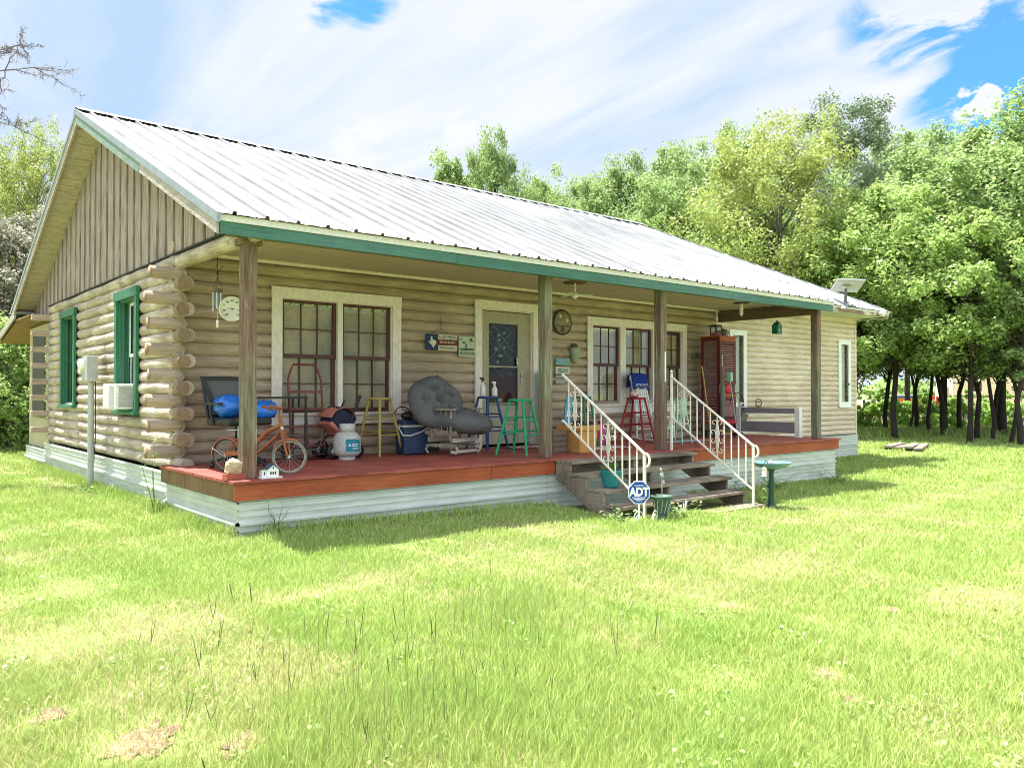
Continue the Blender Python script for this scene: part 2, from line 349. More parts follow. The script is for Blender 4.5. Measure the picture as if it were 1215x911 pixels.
for i,(x,y,a,b) in enumerate(DIRT):
    rr=random.Random(i); vs=[(x,y,gz(x,y)+.013)]; n=26; ang=.9
    for k in range(n):
        t=2*math.pi*k/n; q=rr.uniform(.35,.85); u,v=a*math.cos(t)*q,b*math.sin(t)*q; xx,yy=x+u*math.cos(ang)-v*math.sin(ang),y+u*math.sin(ang)+v*math.cos(ang); vs.append((xx,yy,gz(xx,yy)+.004))
    me=bpy.data.meshes.new('dirt_patch'); me.from_pydata(vs,[],[(0,1+k,1+(k+1)%n) for k in range(n)]); me.materials.append(M_dirt)
    o=bpy.data.objects.new('dirt_patch',me); COL.objects.link(o); o['kind']='structure'
# ---- grass -------------------------------------------------------
CAM = np.array([-2.7625,-7.2469])
def gzv(x, y):
    t = np.clip(x/10.5,0,1); t = t*t*(3-2*t)
    return -.52-.235*t+.012*np.sin(x*.9+y*.7)+.008*np.sin(x*2.3-y*1.7)
def hnoise(x, y, seed=0):
    v = 0
    for k,(a,b,c) in enumerate(((.7,.9,1.),(1.7,-1.3,.6),(-2.9,2.3,.45),(4.3,5.1,.3),(7.7,-6.1,.2))):
        v = v+c*np.sin(a*x+b*y+seed*1.7+k*2.1)*np.cos(b*x*.8-a*y*.9+seed+k)
    return v
def blades(name, x, y, h, w, lean, mats, seed, label=None, zoff=0, cat='grass', head=None):
    n = len(x); rg = np.random.default_rng(seed)
    az = rg.uniform(0,2*np.pi,n); la = rg.uniform(0,2*np.pi,n); le = lean*h*rg.uniform(.2,1,n)
    z = gzv(x,y)+zoff
    cx, cy = np.cos(az)*w/2, np.sin(az)*w/2; lx, ly = np.cos(la)*le, np.sin(la)*le
    V = np.empty((n,5,3))
    V[:,0] = np.stack([x-cx,y-cy,z],1); V[:,1] = np.stack([x+cx,y+cy,z],1)
    V[:,2] = np.stack([x+cx*.75+lx*.35,y+cy*.75+ly*.35,z+h*.6],1); V[:,3] = np.stack([x-cx*.75+lx*.35,y-cy*.75+ly*.35,z+h*.6],1)
    V[:,4] = np.stack([x+lx,y+ly,z+h],1)
    me = bpy.data.meshes.new(name); me.vertices.add(n*5); me.vertices.foreach_set('co', V.ravel())
    b = (np.arange(n)*5)[:,None]
    li = np.concatenate([b+[0,1,2,3], b+[3,2,4]],1).ravel()
    me.loops.add(n*7); me.loops.foreach_set('vertex_index', li.astype(np.int32))
    ls = (np.arange(n)*7)[:,None]+[0,4]; lt = np.tile([4,3],n)
    me.polygons.add(n*2); me.polygons.foreach_set('loop_start', ls.ravel().astype(np.int32)); me.polygons.foreach_set('loop_total', lt.astype(np.int32))
    me.update(); 
    a = me.attributes.new('rnd','FLOAT','FACE'); a.data.foreach_set('value', np.repeat(np.clip(rg.normal(.5,.22,n),0,1),2).astype(np.float32))
    me.materials.append(mats); me.validate()
    o = bpy.data.objects.new(name, me); COL.objects.link(o); o['kind'] = 'stuff'
    if label: o['label'] = label; o['category'] = cat
    return o
def under_house(x, y):
    return ((x > .05) & (x < 10.95) & (y > .03) & (y < 9.4)) | ((x > .1) & (x < 16.2) & (y > 2.2) & (y < 9.4)) | ((x > 4.0) & (x < 6.5) & (y > -1.2) & (y < .1))
def scatter(n, dmin, dmax, seed, spread=36, yaw=YAW):
    rg = np.random.default_rng(seed)
    d = np.sqrt(rg.uniform(dmin**2,dmax**2,n)); a = yaw+rg.uniform(-R(spread),R(spread),n)
    return CAM[0]+d*np.sin(a), CAM[1]+d*np.cos(a), rg, d
def bare(x, y):      # how much bare soil there is (0..1)
    b = np.zeros_like(x)
    for px, py, r in [(a,b,c*1.5) for a,b,c,_ in DIRT]+[(-1.9,-2.4,.4)]:
        b = np.maximum(b, 1-np.sqrt((x-px)**2+((y-py)*1.0)**2)/r*1.0)
    return np.clip(b*1.6,0,1)
M_grass = mat('grass_blade', (.285,.415,.085), .42, (.375,.46,.125), 1.6, amt=.5, spec=.5, trans=.22, att=True, col3=(.36,.45,.12), n3=.7, contrast=.15, grain=None)
M_grassdry = mat('dry_grass_blade', (.50,.43,.24), .7, (.42,.38,.17), 1.5, trans=.3, att=True, grain=None)
M_seed = mat('seed_stalk', (.17,.16,.07), .8, (.22,.25,.08), 4, trans=.2, att=True, grain=None)
def lawn():
    rg=np.random.default_rng(11); n=1350000
    d=2.0*np.exp(rg.uniform(0,np.log(24),n)); a=YAW+rg.uniform(-R(36),R(36),n); x=CAM[0]+d*np.sin(a); y=CAM[1]+d*np.cos(a)
    hn=hnoise(x,y,3); h2=hnoise(x*3.1,y*3.1,5)
    keep=(~under_house(x,y)) & (rg.uniform(0,1,n) > bare(x,y)*(.85+.25*h2)) & (rg.uniform(0,1,n) < .74+.22*hn+.22*h2)
    x,y,hn,h2,d=x[keep],y[keep],hn[keep],h2[keep],d[keep]; m=len(x)
    hh=(.036+.0022*np.maximum(d-6,0))*(.9+.2*hn+.3*h2)*rg.uniform(.5,1.4,m); hh=np.maximum(hh,.014)
    blades('grass',x,y,hh,.00064*d*rg.uniform(.6,1.4,m)+.0008,.95,M_grass,20,'mown green lawn grass')
    rg=np.random.default_rng(12); n=230000
    d=2.0*np.exp(rg.uniform(0,np.log(9),n)); a=YAW+rg.uniform(-R(36),R(36),n); x=CAM[0]+d*np.sin(a); y=CAM[1]+d*np.cos(a)
    dn=hnoise(x,y,9); keep=(~under_house(x,y)) & (dn > .10+.35*rg.normal(0,1,n)) & (rg.uniform(0,1,n) > bare(x,y)*.75)
    x,y,d=x[keep],y[keep],d[keep]
    blades('dry_grass',x,y,rg.uniform(.015,.05,len(x)),.0008*d*rg.uniform(.5,1.2,len(x))+.001,1.6,M_grassdry,70,'dry straw-coloured grass in the lawn')
    # longer grass in the foreground
    xs=[];ys=[];hs=[]
    rg = np.random.default_rng(5)
    for cx,cy,r,k,h0 in ((-1.1,-4.45,.6,6500,.10),(-.75,-4.7,.55,5200,.095),(-.45,-5.0,.5,4600,.085),(-1.55,-4.6,.25,1500,.10),(-.2,-4.3,.55,2200,.09),(.45,-3.4,.35,1500,.10),(.2,-3.75,.4,1500,.09),(-.05,-3.3,.4,900,.08),(1.0,-4.9,.4,900,.07),(1.3,-5.2,.3,700,.07),(.2,-5.6,.5,1500,.08),(-2.6,-3.0,.4,900,.07)):
        a = rg.uniform(0,6.28,k); q = r*np.sqrt(rg.uniform(0,1,k))*rg.uniform(.6,1.25,k)
        xs.append(cx+q*np.cos(a)); ys.append(cy+q*np.sin(a)); hs.append(h0*rg.uniform(.45,1.25,k)*(1.1-.5*q/r/1.25))
    x=np.concatenate(xs);y=np.concatenate(ys);h=np.concatenate(hs)
    blades('tall_grass', x, y, h, .0032*rg.uniform(.7,1.3,len(x)), .75, M_grass, 31, 'longer grass growing in the foreground lawn')
    # seed stalks
    k=210; x = np.concatenate([rg.normal(-1.0,.42,k), rg.normal(.15,.5,60)]); y = np.concatenate([rg.normal(-4.35,.42,k), rg.normal(-3.6,.4,60)])
    h = rg.uniform(.16,.44,len(x)); 
    blades('seed_stalk_grass', x, y, h, np.full(len(x),.0021), .3, M_seed, 33, 'thin brown seed stalks standing above the lawn')
    mb = MB()
    for i in range(0,150,3):
        xx,yy,hh = x[i],y[i],h[i]; z = float(gzv(np.array(xx),np.array(yy)))
        for j in range(rnd.choice((1,2,2))):
            a = rnd.uniform(0,6.28); le = rnd.uniform(.008,.028)
            mb.tube([(xx,yy,z+hh*.82),(xx+math.cos(a)*le*.5,yy+math.sin(a)*le*.5,z+hh*.95),(xx+math.cos(a)*le,yy+math.sin(a)*le,z+hh*1.12)],[.0009,.0016,.0006],4)
    o = mb.build('seed_head_grass', M_seed, fix=False); tag(o,'brown seed heads above the foreground grass','grass',kind='stuff')
    # shaggy strip at the tree edge and along the skirting
    n=26000; rg=np.random.default_rng(8); t=rg.uniform(0,1,n); 
    x = 17.5+t*13+rg.normal(0,.9,n)+2.0; y = 9.5-t*9.0+rg.normal(0,1.0,n)+.3
    x=x+3.0*(1-0*t); keep=~under_house(x,y); x,y=x[keep],y[keep]
    blades('verge_grass', x, y, rg.uniform(.12,.34,len(x)), .03*rg.uniform(.6,1.2,len(x)), .6, M_grass, 41, 'uncut grass along the edge of the trees')
    n=5200; x=rg.uniform(.2,10.9,n); y=-.03-np.abs(rg.normal(0,.10,n)); 
    x2=rg.uniform(11,16.5,2200); y2=2.15-np.abs(rg.normal(0,.12,2200)); y3=rg.uniform(0,9.3,5000); x3=.02-np.abs(rg.normal(0,.09,5000))
    x=np.concatenate([x,x2,x3]);y=np.concatenate([y,y2,y3]); keep=~((x>3.9)&(x<6.55)&(y>-1.3)&(y<.1)); x,y=x[keep],y[keep]
    blades('edge_grass', x, y, rg.uniform(.04,.14,len(x)), .011*rg.uniform(.6,1.2,len(x)), .6, M_grass, 43, 'grass growing against the metal skirting')
lawn()
# ================================================================ HOUSE
house = thing('log_house', 'low log house with white metal roof, red porch deck and green fascia', 'house')
PL = .145
def logrun(mb, axis, c, a, b, r, seed, seg=14, wob=.006, cap=True):
    rn = random.Random(seed); n = max(2,int((b-a)/.35)); pts=[]; rs=[]
    for i in range(n+1):
        t = a+(b-a)*i/n; du = rn.uniform(-wob,wob)*.5; dv = rn.uniform(-wob,wob)*.5
        pts.append((t,c[0]+du,c[1]+dv) if axis=='x' else (c[0]+du,t,c[1]+dv)); rs.append(r*(1+rn.uniform(-.035,.035)))
    mb.tube(pts, rs, seg, cap)
def cuts(a, b, z, opens):
    iv = [(a,b)]
    for (o0,o1,z0,z1) in opens:
        if z0 < z < z1:
            nv=[]
            for p,q in iv:
                if o1<=p or o0>=q: nv.append((p,q))
                else:
                    if o0-p>.02: nv.append((p,o0))
                    if q-o1>.02: nv.append((o1,q))
            iv=nv
    return iv
WIN1=(1.42,3.08,.52,2.05); DOOR=(4.58,5.64,-.2,2.1); WIN2=(6.93,9.45,.6,2.02); WW=(10.98,11.45,.55,2.03); NW=(15.26,15.82,.52,2.02)
# front wall, whole logs
mb=MB(); k=0; z=.02; i=0
while z < 2.5:
    for a,b in cuts(.14,10.46,z,(WIN1,DOOR,WIN2)): logrun(mb,'x',(2.25,z),a,b,.0785,100+i); i+=1
    z += PL
mb.box(.14,10.44,2.262,2.27,2.3,2.6)
mb.build('front_log_wall', M_log, house, fix=False)
# protruding corner log ends
for k in range(1,16,2):
    z=k*PL; e=rnd.uniform(-.03,.03); mb=MB(); logrun(mb,'x',(2.25,z),-.20+e,.16,.074,300+k,10); cl=mb.build('corner_log', M_log, house, fix=False)
    mb=MB(); mb.lathe([(0,0),(.0735,0),(.0735,.004)],(-.204+e,2.25,z),10,'x'); mb.build('log_end', M_end, cl)
    mb=MB(); mb.obox((.02,9.35,z),(.34,.125,.105)); mb.build('square_log_end', M_log, house, bevel=.01)
for k in range(2,16,2):
    z=k*PL; e=rnd.uniform(-.03,.03); mb=MB(); logrun(mb,'y',(.13,z),1.86+e,2.0,.076,350+k,8,.012); mb.build('log_end', M_end, house)
# gable wall logs
GW=(3.56,4.49,.55,2.07); FW=(7.06,8.02,.6,2.1)
mb=MB(); 
for k in range(0,17):
    z=k*PL; 
    for a,b in cuts(1.9 if (k%2==0 and k<16) else 2.2, 9.42, z, (GW,FW)): logrun(mb,'y',(.13+rnd.uniform(-.008,.008),z),a,b,.0785,400+k*7+int(a),14,.014)
logrun(mb,'y',(.16,2.315),-.02,2.25,.085,777,14,.01)
mb.build('gable_log_wall', M_logx, house, fix=False)
# siding logs of the wing
mb=MB(); z=-.13; i=0
while z < 2.72:
    for a,b in cuts(10.46,16.13,z,(WW,NW)): logrun(mb,'x',(2.25,z),a,b+(.012 if i%2 else 0),.064,900+i,12,.002); i+=1
    z += .116
mb.build('wing_siding_wall', M_side, house, fix=False)
mb=MB(); mb.box(16.05,16.12,2.27,9.3,-.7,2.7); mb.box(.2,16.05,9.25,9.35,-.7,2.6); mb.box(10.3,16.05,2.275,2.30,2.5,2.95)
mb.build('rear_wall', M_side, house)
# dark core behind the logs with the openings kept free (boxes round the openings)
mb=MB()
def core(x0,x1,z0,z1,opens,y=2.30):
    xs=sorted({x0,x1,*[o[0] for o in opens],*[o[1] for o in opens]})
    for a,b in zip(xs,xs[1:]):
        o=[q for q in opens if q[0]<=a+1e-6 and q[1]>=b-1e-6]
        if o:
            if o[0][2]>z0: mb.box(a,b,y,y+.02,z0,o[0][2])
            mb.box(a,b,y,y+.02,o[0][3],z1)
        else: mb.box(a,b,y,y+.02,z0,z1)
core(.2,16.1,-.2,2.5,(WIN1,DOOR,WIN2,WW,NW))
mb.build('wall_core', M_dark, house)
# board and batten gable siding
EY, EZ = -.12, 2.42; RY, RZ = 5.47, 4.85; SL=(RZ-EZ)/(RY-EY); BY=2*RY-EY
def roofz(y): return EZ+SL*(y-EY) if y<RY else EZ+SL*(BY-y)
mb=MB(); y=-.05; i=0
while y < 10.95:
    w=rnd.uniform(.15,.19); y1=min(y+w,10.98); z0=2.40 if y<9.35 else 2.2
    off=.0 if i%2 else .022
    a,b=roofz(y)-.12, roofz(y1-.01)-.12
    if y < RY < y1: a=b=min(a,b)
    if min(a,b)>z0+.02:
        x0=.165-off; x1=.21
        P=[(x0,y,z0),(x0,y1-.012,z0),(x0,y1-.012,b),(x0,y,a),(x1,y,z0),(x1,y1-.012,z0),(x1,y1-.012,b),(x1,y,a)]
        mb.add(P,[(0,1,2,3),(7,6,5,4),(0,4,5,1),(1,5,6,2),(2,6,7,3),(3,7,4,0)])
    y=y1; i+=1
mb.add([(.205,-.05,2.36),(.205,10.95,2.36),(.205,10.95,2.5),(.205,RY,RZ-.1),(.205,-.05,2.42)],[(0,1,2,3,4)])
mb.build('gable_siding', M_bat, house, bevel=.003)
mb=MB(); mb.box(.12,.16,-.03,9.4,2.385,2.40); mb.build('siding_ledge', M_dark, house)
# roof : ribbed metal panels
def ribprof(x0,x1,ph=.0):
    P=[(x0,0)]; x=x0+ph
    while x < x1-.06:
        if x>x0+.03: P+=[(x-.022,0),(x-.014,.034),(x+.014,.034),(x+.022,0),(x+.10,0),(x+.105,.010),(x+.120,.010),(x+.125,0),(x+.19,0),(x+.195,.010),(x+.210,.010),(x+.215,0)]
        x+=.3048
    P=[p for p in P if p[0]<x1-.001]; P.append((x1,0)); return P
def roofplane(mb,x0,x1,ya,za,yb,zb,xr=None,ph=.15,n=6):
    prof=ribprof(x0,x1,ph); vs=[]; rn=random.Random(3)
    nn=math.hypot(yb-ya,zb-za); ny,nz=-(zb-za)/nn,(yb-ya)/nn
    for i in range(n+1):
        t=i/n
        for x,h in prof:
            hh=h+.0+(rn.uniform(0,.012) if i==0 and h==0 else 0)*(1 if i==0 else 0)
            xx=x
            if xr is not None: xx=min(x, x1+(xr-x1)*t)
            vs.append((xx,ya+(yb-ya)*t+ny*hh*(1 if yb>ya else -1)*1.0,za+(zb-za)*t+abs(nz)*hh))
    m=len(prof); mb.add(vs,[(i*m+j,i*m+j+1,(i+1)*m+j+1,(i+1)*m+j) for i in range(n) for j in range(m-1)])
X0=-.22; X1=10.58; RE=11.95
mb=MB(); roofplane(mb,X0,X1,EY-.04,EZ-.017,RY,RZ)
roofplane(mb,X1,RE,1.4,EZ+SL*(1.4-EY)-.1,RY,RZ-.01)
roofplane(mb,X0,RE,BY+.04,EZ-.017,RY,RZ)
mb.build('metal_roof', M_roof, house, fix=False)
# dark lines where the roofing sheets lap
M_lap=mat('sheet_lap_line',(.12,.12,.12),.7)
for i,x in enumerate(range(0,12)):
    xx=X0+.15+.3048*(3*i)+.019
    if xx>X1-.1: break
    mb=MB(); nz_=.012; mb.add([(xx-.004,EY-.03,EZ+.006),(xx+.004,EY-.03,EZ+.006),(xx+.004,RY-.17,RZ-.17*SL+.012),(xx-.004,RY-.17,RZ-.17*SL+.012),(xx-.004,EY-.03,EZ-.01),(xx+.004,EY-.03,EZ-.01),(xx+.004,RY-.17,RZ-.17*SL-.005),(xx-.004,RY-.17,RZ-.17*SL-.005)],[(0,1,2,3),(7,6,5,4),(0,4,5,1),(1,5,6,2),(2,6,7,3),(3,7,4,0)])
    mb.build('sheet_lap', M_lap, house)
# wing roof with a hipped end
WY,WZ=1.57,2.74; XE=16.45
mb=MB(); roofplane(mb,10.5,XE,WY-.04,WZ-.02,RY,RZ-.03,xr=RE,n=24)
mb.add([(XE,WY-.04,WZ-.02),(XE,2*RY-WY,WZ-.02),(RE,RY,RZ-.03)],[(0,1,2)])
mb.add([(10.5,2*RY-WY,WZ-.02),(XE,2*RY-WY,WZ-.02),(RE,RY,RZ-.03),(10.5,RY,RZ-.03)],[(0,1,2,3)])
mb.build('wing_roof', M_roof, house, fix=False)
mb=MB(); mb.sweep([(RY-.17,RZ-.035),(RY-.165,RZ-.03),(RY,RZ+.045),(RY+.165,RZ-.03)],X0-.01,RE,'x',20); mb.build('ridge_cap', M_roof, house, fix=False)
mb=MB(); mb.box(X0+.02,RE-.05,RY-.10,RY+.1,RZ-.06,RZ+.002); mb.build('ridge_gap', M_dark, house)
# eave trim and fascia
mb=MB(); mb.box(X0+.02,X1-.03,EY-.012,EY+.02,2.345,2.405); mb.build('drip_edge', M_drip, house)
mb=MB(); 
for a,b in ((X0+.02,2.42),(2.425,5.0),(5.005,7.55),(7.555,8.9),(8.905,X1-.03)): mb.box(a,b,EY+.0,EY+.035,2.225+rnd.uniform(-.008,.012),2.343)
mb.build('green_fascia', M_green, house, bevel=.003)
mb=MB(); mb.box(.0,10.5,.02,.25,2.285,2.36); mb.build('porch_header', M_post, house)
# rake boards on the gable (metal edge, then green or bare board)
def slanted(mb,x0,x1,ya,yb,dz0,dz1):
    za,zb=roofz(ya),roofz(yb)
    P=[(x0,ya,za+dz0),(x1,ya,za+dz0),(x1,ya,za+dz1),(x0,ya,za+dz1),(x0,yb,zb+dz0),(x1,yb,zb+dz0),(x1,yb,zb+dz1),(x0,yb,zb+dz1)]
    mb.add(P,[(0,1,2,3),(7,6,5,4),(0,4,5,1),(1,5,6,2),(2,6,7,3),(3,7,4,0)])
mb=MB(); slanted(mb,X0-.012,X0+.02,EY-.05,RY,-.075,.012); slanted(mb,X0-.012,X0+.02,RY,BY+.04,-.055,.012); mb.build('rake_trim', M_rakem, house)
mb=MB(); slanted(mb,X0,X0+.03,EY,2.3,-.19,-.077); mb.build('rake_board', M_rakew, house); mb=MB(); slanted(mb,X0,X0+.03,RY,BY,-.19,-.057); mb.build('rake_board', M_rakew, house)
mb=MB(); slanted(mb,X0-.004,X0+.026,2.31,RY,-.20,-.077); mb.build('green_rake_board', mat('faded_green_board',(.21,.29,.25),.8,(.15,.20,.175),5,bump=.3), house)
# soffit under the rake, boards running out from the wall
mb=MB(); y=EY+.02
while y < BY-.05:
    y1=y+.16
    if not (y<RY<y1):
        slanted(mb,X0+.03,.20,y,min(y1,BY)-.008,-.125+rnd.uniform(-.002,.002),-.10)
    else:
        slanted(mb,X0+.03,.20,y,RY-.005,-.13,-.10); slanted(mb,X0+.03,.20,RY+.005,y1,-.13,-.10)
    y=y1
mb.build('rake_soffit', M_soff, house)
# porch ceiling of tongue-and-groove boards
mb=MB(); y=-.08
while y < 2.24: mb.box(.2,10.44,y,y+.085,2.43,2.445); y+=.089
mb.build('porch_ceiling', M_ceil, house)
mb=MB(); mb.box(.2,10.44,2.15,2.19,2.395,2.43); mb.build('ceiling_moulding', M_trim, house)
mb=MB(); mb.box(10.42,10.52,.1,2.19,2.20,2.40); mb.box(10.40,10.54,.1,2.19,2.335,2.42); mb.build('porch_beam', M_beam, house)
mb=MB(); mb.box(1.02,1.28,.42,.6,2.424,2.429); mb.build('soffit_vent', M_dark, house)
# wing fascia with peeling paint
mb=MB(); mb.box(10.6,16.3,WY,WY+.03,2.60,2.70); mb.build('wing_fascia', mat('peeling_fascia',(.26,.18,.13),.85,(.17,.11,.08),4,(.5,1,1),bump=.4,spots=(3.5,.5,(.60,.55,.46)), grain=(26,(.12,1.6,1.6),.74,1.14)), house)
mb=MB(); mb.box(10.6,16.32,WY-.012,WY+.0,2.675,2.72); mb.box(10.6,16.3,WY+.03,2.25,2.60,2.615); mb.build('wing_soffit', M_drip, house)
mb=MB(); mb.box(16.36,16.39,WY+.05,9.3,2.58,2.70); mb.box(16.1,16.36,WY+.05,9.3,2.60,2.61); mb.build('hip_fascia', M_drip, house)
# deck
mb=MB(); y=.0; i=0
while y < 2.18:
    seams=[-.025,2.4+rnd.uniform(-1,1),5.2+rnd.uniform(-1,1),8.0+rnd.uniform(-1,1),10.99]
    for a,b in zip(seams,seams[1:]): mb.box(a+.002,b-.002,y-.025+.027*(i==0)-.027*(i==0),y+.135-.006-.025,-.03+rnd.uniform(-.002,.002),0)
    y+=.138; i+=1
mb.build('deck_boards', M_deck, house, bevel=.003)
mb=MB(); 
for a,b in ((.0,3.0),(3.004,6.8),(6.804,10.95)): mb.box(a,b,.0,.035,-.185,-.032)
mb.build('deck_fascia', M_deckf, house, bevel=.003)
mb=MB()
for i in range(8): mb.box(.0,.03,.04+i*.27,.04+i*.27+.264,-.185,-.032)
mb.build('rim_board', M_decks, house)
mb=MB(); mb.box(10.92,10.95,.04,2.2,-.185,-.032); mb.build('rim_board', M_decks, house)
# corrugated skirting
def skprof(z0,z1,o,sgn=-1):
    P=[(o,z0)]; z=z0
    pat=[(.012,.0),(.02,.016),(.03,.016),(.032,.0),(.085,.0),(.088,.010),(.094,.010),(.095,.0),(.145,.0),(.148,.010),(.154,.010),(.155,.0),(.195,.0),(.212,.034),(.232,.034),(.238,.0)]
    while z>z1:
        for dz,h in pat:
            if z-dz>z1: P.append((o+sgn*h,z-dz))
        z-=.262
    P.append((o,z1)); return P
mb=MB()
for a,b in ((.055,3.9),(3.903,7.6),(7.603,10.9)): mb.sweep(skprof(-.187,-.95,.045),a,b,'x',4)
mb.build('front_skirting', M_skirt, house, fix=False)
mb=MB(); mb.sweep(skprof(-.187,-.95,.06),.05,2.2,'y'); mb.build('deck_side_skirting', M_skirt, house, fix=False)
mb=MB(); mb.sweep(skprof(-.187,-.95,10.9,1),.05,2.2,'y'); mb.build('deck_end_skirting', M_skirt, house, fix=False)
mb=MB()
for a,b in ((2.2,5.8),(5.803,9.4)): mb.sweep(skprof(-.085,-.95,.09),a,b,'y',3)
mb.build('gable_skirting', M_skirt, house, fix=False)
mb=MB(); mb.sweep(skprof(-.19,-1.0,2.23),10.9,16.08,'x',3); mb.build('wing_skirting', M_skirt, house, fix=False)
# posts
def post(x, w=.13):
    mb=MB(); y0=.13; rn=random.Random(int(x*10)); n=9; vs=[]
    for i in range(n):
        z=2.30*i/(n-1); e=[rn.uniform(-.004,.004) for _ in range(8)]
        vs+=[(x+e[0],y0+e[1],z),(x+w+e[2],y0+e[3],z),(x+w+e[4],y0+w+e[5],z),(x+e[6],y0+w+e[7],z)]
    mb.add(vs,[(i*4+j,i*4+(j+1)%4,(i+1)*4+(j+1)%4,(i+1)*4+j) for i in range(n-1) for j in range(4)]+[(3,2,1,0),(32,33,34,35)])
    o=mb.build('porch_post', M_post, house, bevel=.008); return o
for x in (.133,3.955,6.19,10.46): post(x)
mb=MB(); mb.box(.10,.30,.10,.29,2.21,2.27); mb.build('post_cap', M_post, house)
mb=MB(); mb.box(6.262,6.288,.120,.128,.97,1.40); mb.build('highlight_strip', M_trim, house)  # cream strip stands in for a thin highlight on the post
# lean-to behind the gable end
M_lean=mat('lean_to_panel',(.44,.38,.25),.75,(.38,.33,.21),6)
mb=MB(); mb.box(.10,.16,9.45,9.75,-.22,2.1); mb.box(.10,.16,10.95,11.45,-.22,2.1); mb.box(.10,.16,9.75,10.95,-.22,.35); mb.box(.10,.16,9.75,10.95,1.95,2.1); mb.box(.11,.15,10.3,10.38,.35,1.95)
mb.build('lean_to_wall', M_lean, house)
mb=MB(); mb.box(.13,.135,9.75,10.95,.35,1.95); mb.build('insect_screen', mat('insect_screen',(.07,.07,.065),.8), house)
mb=MB(); mb.sweep(skprof(-.22,-.9,.11),9.4,11.45,'y'); mb.build('lean_to_skirting', M_skirt, house, fix=False)
mb=MB(); 
mb.beam((.6,BY-.35,2.36),(.6,13.1,1.95),1.6,.05,(0,0,1)); mb.build('lean_to_roof', M_roof, house)
mb=MB(); mb.beam((-.21,BY-.35,2.31),(-.21,13.1,1.90),.03,.13); mb.build('lean_to_rake', M_rakew, house)
mb=MB(); mb.beam((.4,BY-.4,2.25),(.4,13.0,1.88),1.1,.02); mb.box(-.19,.1,BY-1.7,BY-.3,2.2,2.22); mb.build('lean_to_soffit', mat('brown_soffit',(.30,.19,.11),.8,(.22,.13,.08),5), house)
# ------------------------------------------------ windows
def dhwindow(x0,x1,z0,z1,lites,y,casing=None,sash=M_maroon,back=M_shade,M=None,par=None,cols=3,rows=2,shade_top=None):
    """double-hung sash in opening; returns meshes under par"""
    s=MB(M); g=MB(M); t=.035; zm=(z0+z1)/2
    for (a,b,yy) in ((zm-.02,z1,y),(z0,zm+.02,y+.035)):
        s.box(x0,x1,yy,yy+.03,a,a+t+.012); s.box(x0,x1,yy,yy+.03,b-t,b); s.box(x0,x0+t,yy,yy+.03,a+t+.012,b-t); s.box(x1-t-.01,x1,yy,yy+.03,a+t+.012,b-t)
        iw=x1-x0-2*t
        for i in range(1,cols): 
            xx=x0+t+iw*i/cols; s.box(xx-.008,xx+.008,yy+.004,yy+.022,a+t,b-t)
        for j in range(1,rows):
            zz=a+t+(b-a-2*t)*j/rows; s.box(x0+t,x1-t,yy+.006,yy+.02,zz-.007,zz+.007)
        g.box(x0+t,x1-t,yy+.012,yy+.015,a+t,b-t)
    return s,g
def window(kind,units,z0,z1,y,trim,opening,label=None,sashm=M_maroon,casem=M_trim,cols=3,rows=2,cw=.12,apron=.12,hd=.0,shade=True):
    x0,x1=opening[0],opening[1]
    c=MB(); yo=2.25-.105
    c.box(x0-trim,x0,yo,yo+.03,z0-.0,z1+.0); c.box(x1,x1+trim,yo,yo+.03,z0,z1); c.box(x0-trim-.005,x1+trim+.005,yo-.004,yo+.03,z1,z1+trim)
    c.box(x0-trim-.02,x1+trim+.02,yo-.05,yo+.06,z0-.035,z0); c.box(x0-trim,x1+trim,yo,yo+.025,z0-.035-apron,z0-.035)
    # jambs and head
    c.box(x0-.004,x0+.012,yo+.03,2.30,z0,z1); c.box(x1-.012,x1+.004,yo+.03,2.30,z0,z1); c.box(x0,x1,yo+.03,2.30,z1-.012,z1+.002); c.box(x0,x1,yo+.03,2.30,z0-.03,z0)
    for (a,b),(a2,b2) in zip(units,units[1:]): c.box(b,a2,yo+.012,2.28,z0,z1)
    w=c.build(kind,casem,house,bevel=.003)
    for a,b in units:
        s,g=dhwindow(a+.004,b-.004,z0+.004,z1-.014,None,yo+.055,cols=cols,rows=rows)
        s.build('sash',sashm,w); g.build('pane',M_glass,w)
        if shade:
            q=MB(); zt=z1-.10
            n=14; vs=[]
            for i in range(n+1):
                xx=a+.01+(b-a-.02)*i/n; yy=yo+.125+.006*math.sin(i*1.3)
                vs+=[(xx,yy,z0),(xx,yy,zt)]
            q.add(vs,[(2*i,2*i+2,2*i+3,2*i+1) for i in range(n)],True); q.build('window_shade',M_shade,w,fix=False)
            q=MB(); q.box(a+.01,b-.01,yo+.11,yo+.12,z1-.12,z1-.075); q.build('shade_roller',mat('pale_roller',(.55,.52,.44),.8),w)
    return w
window('double_window',((1.455,2.215),(2.29,3.04)),.56,2.0,2.2,.135,(1.45,3.045))
window('triple_window',((6.975,7.66),(7.80,8.52),(8.66,9.36)),.62,1.97,2.2,.13,(6.97,9.37))
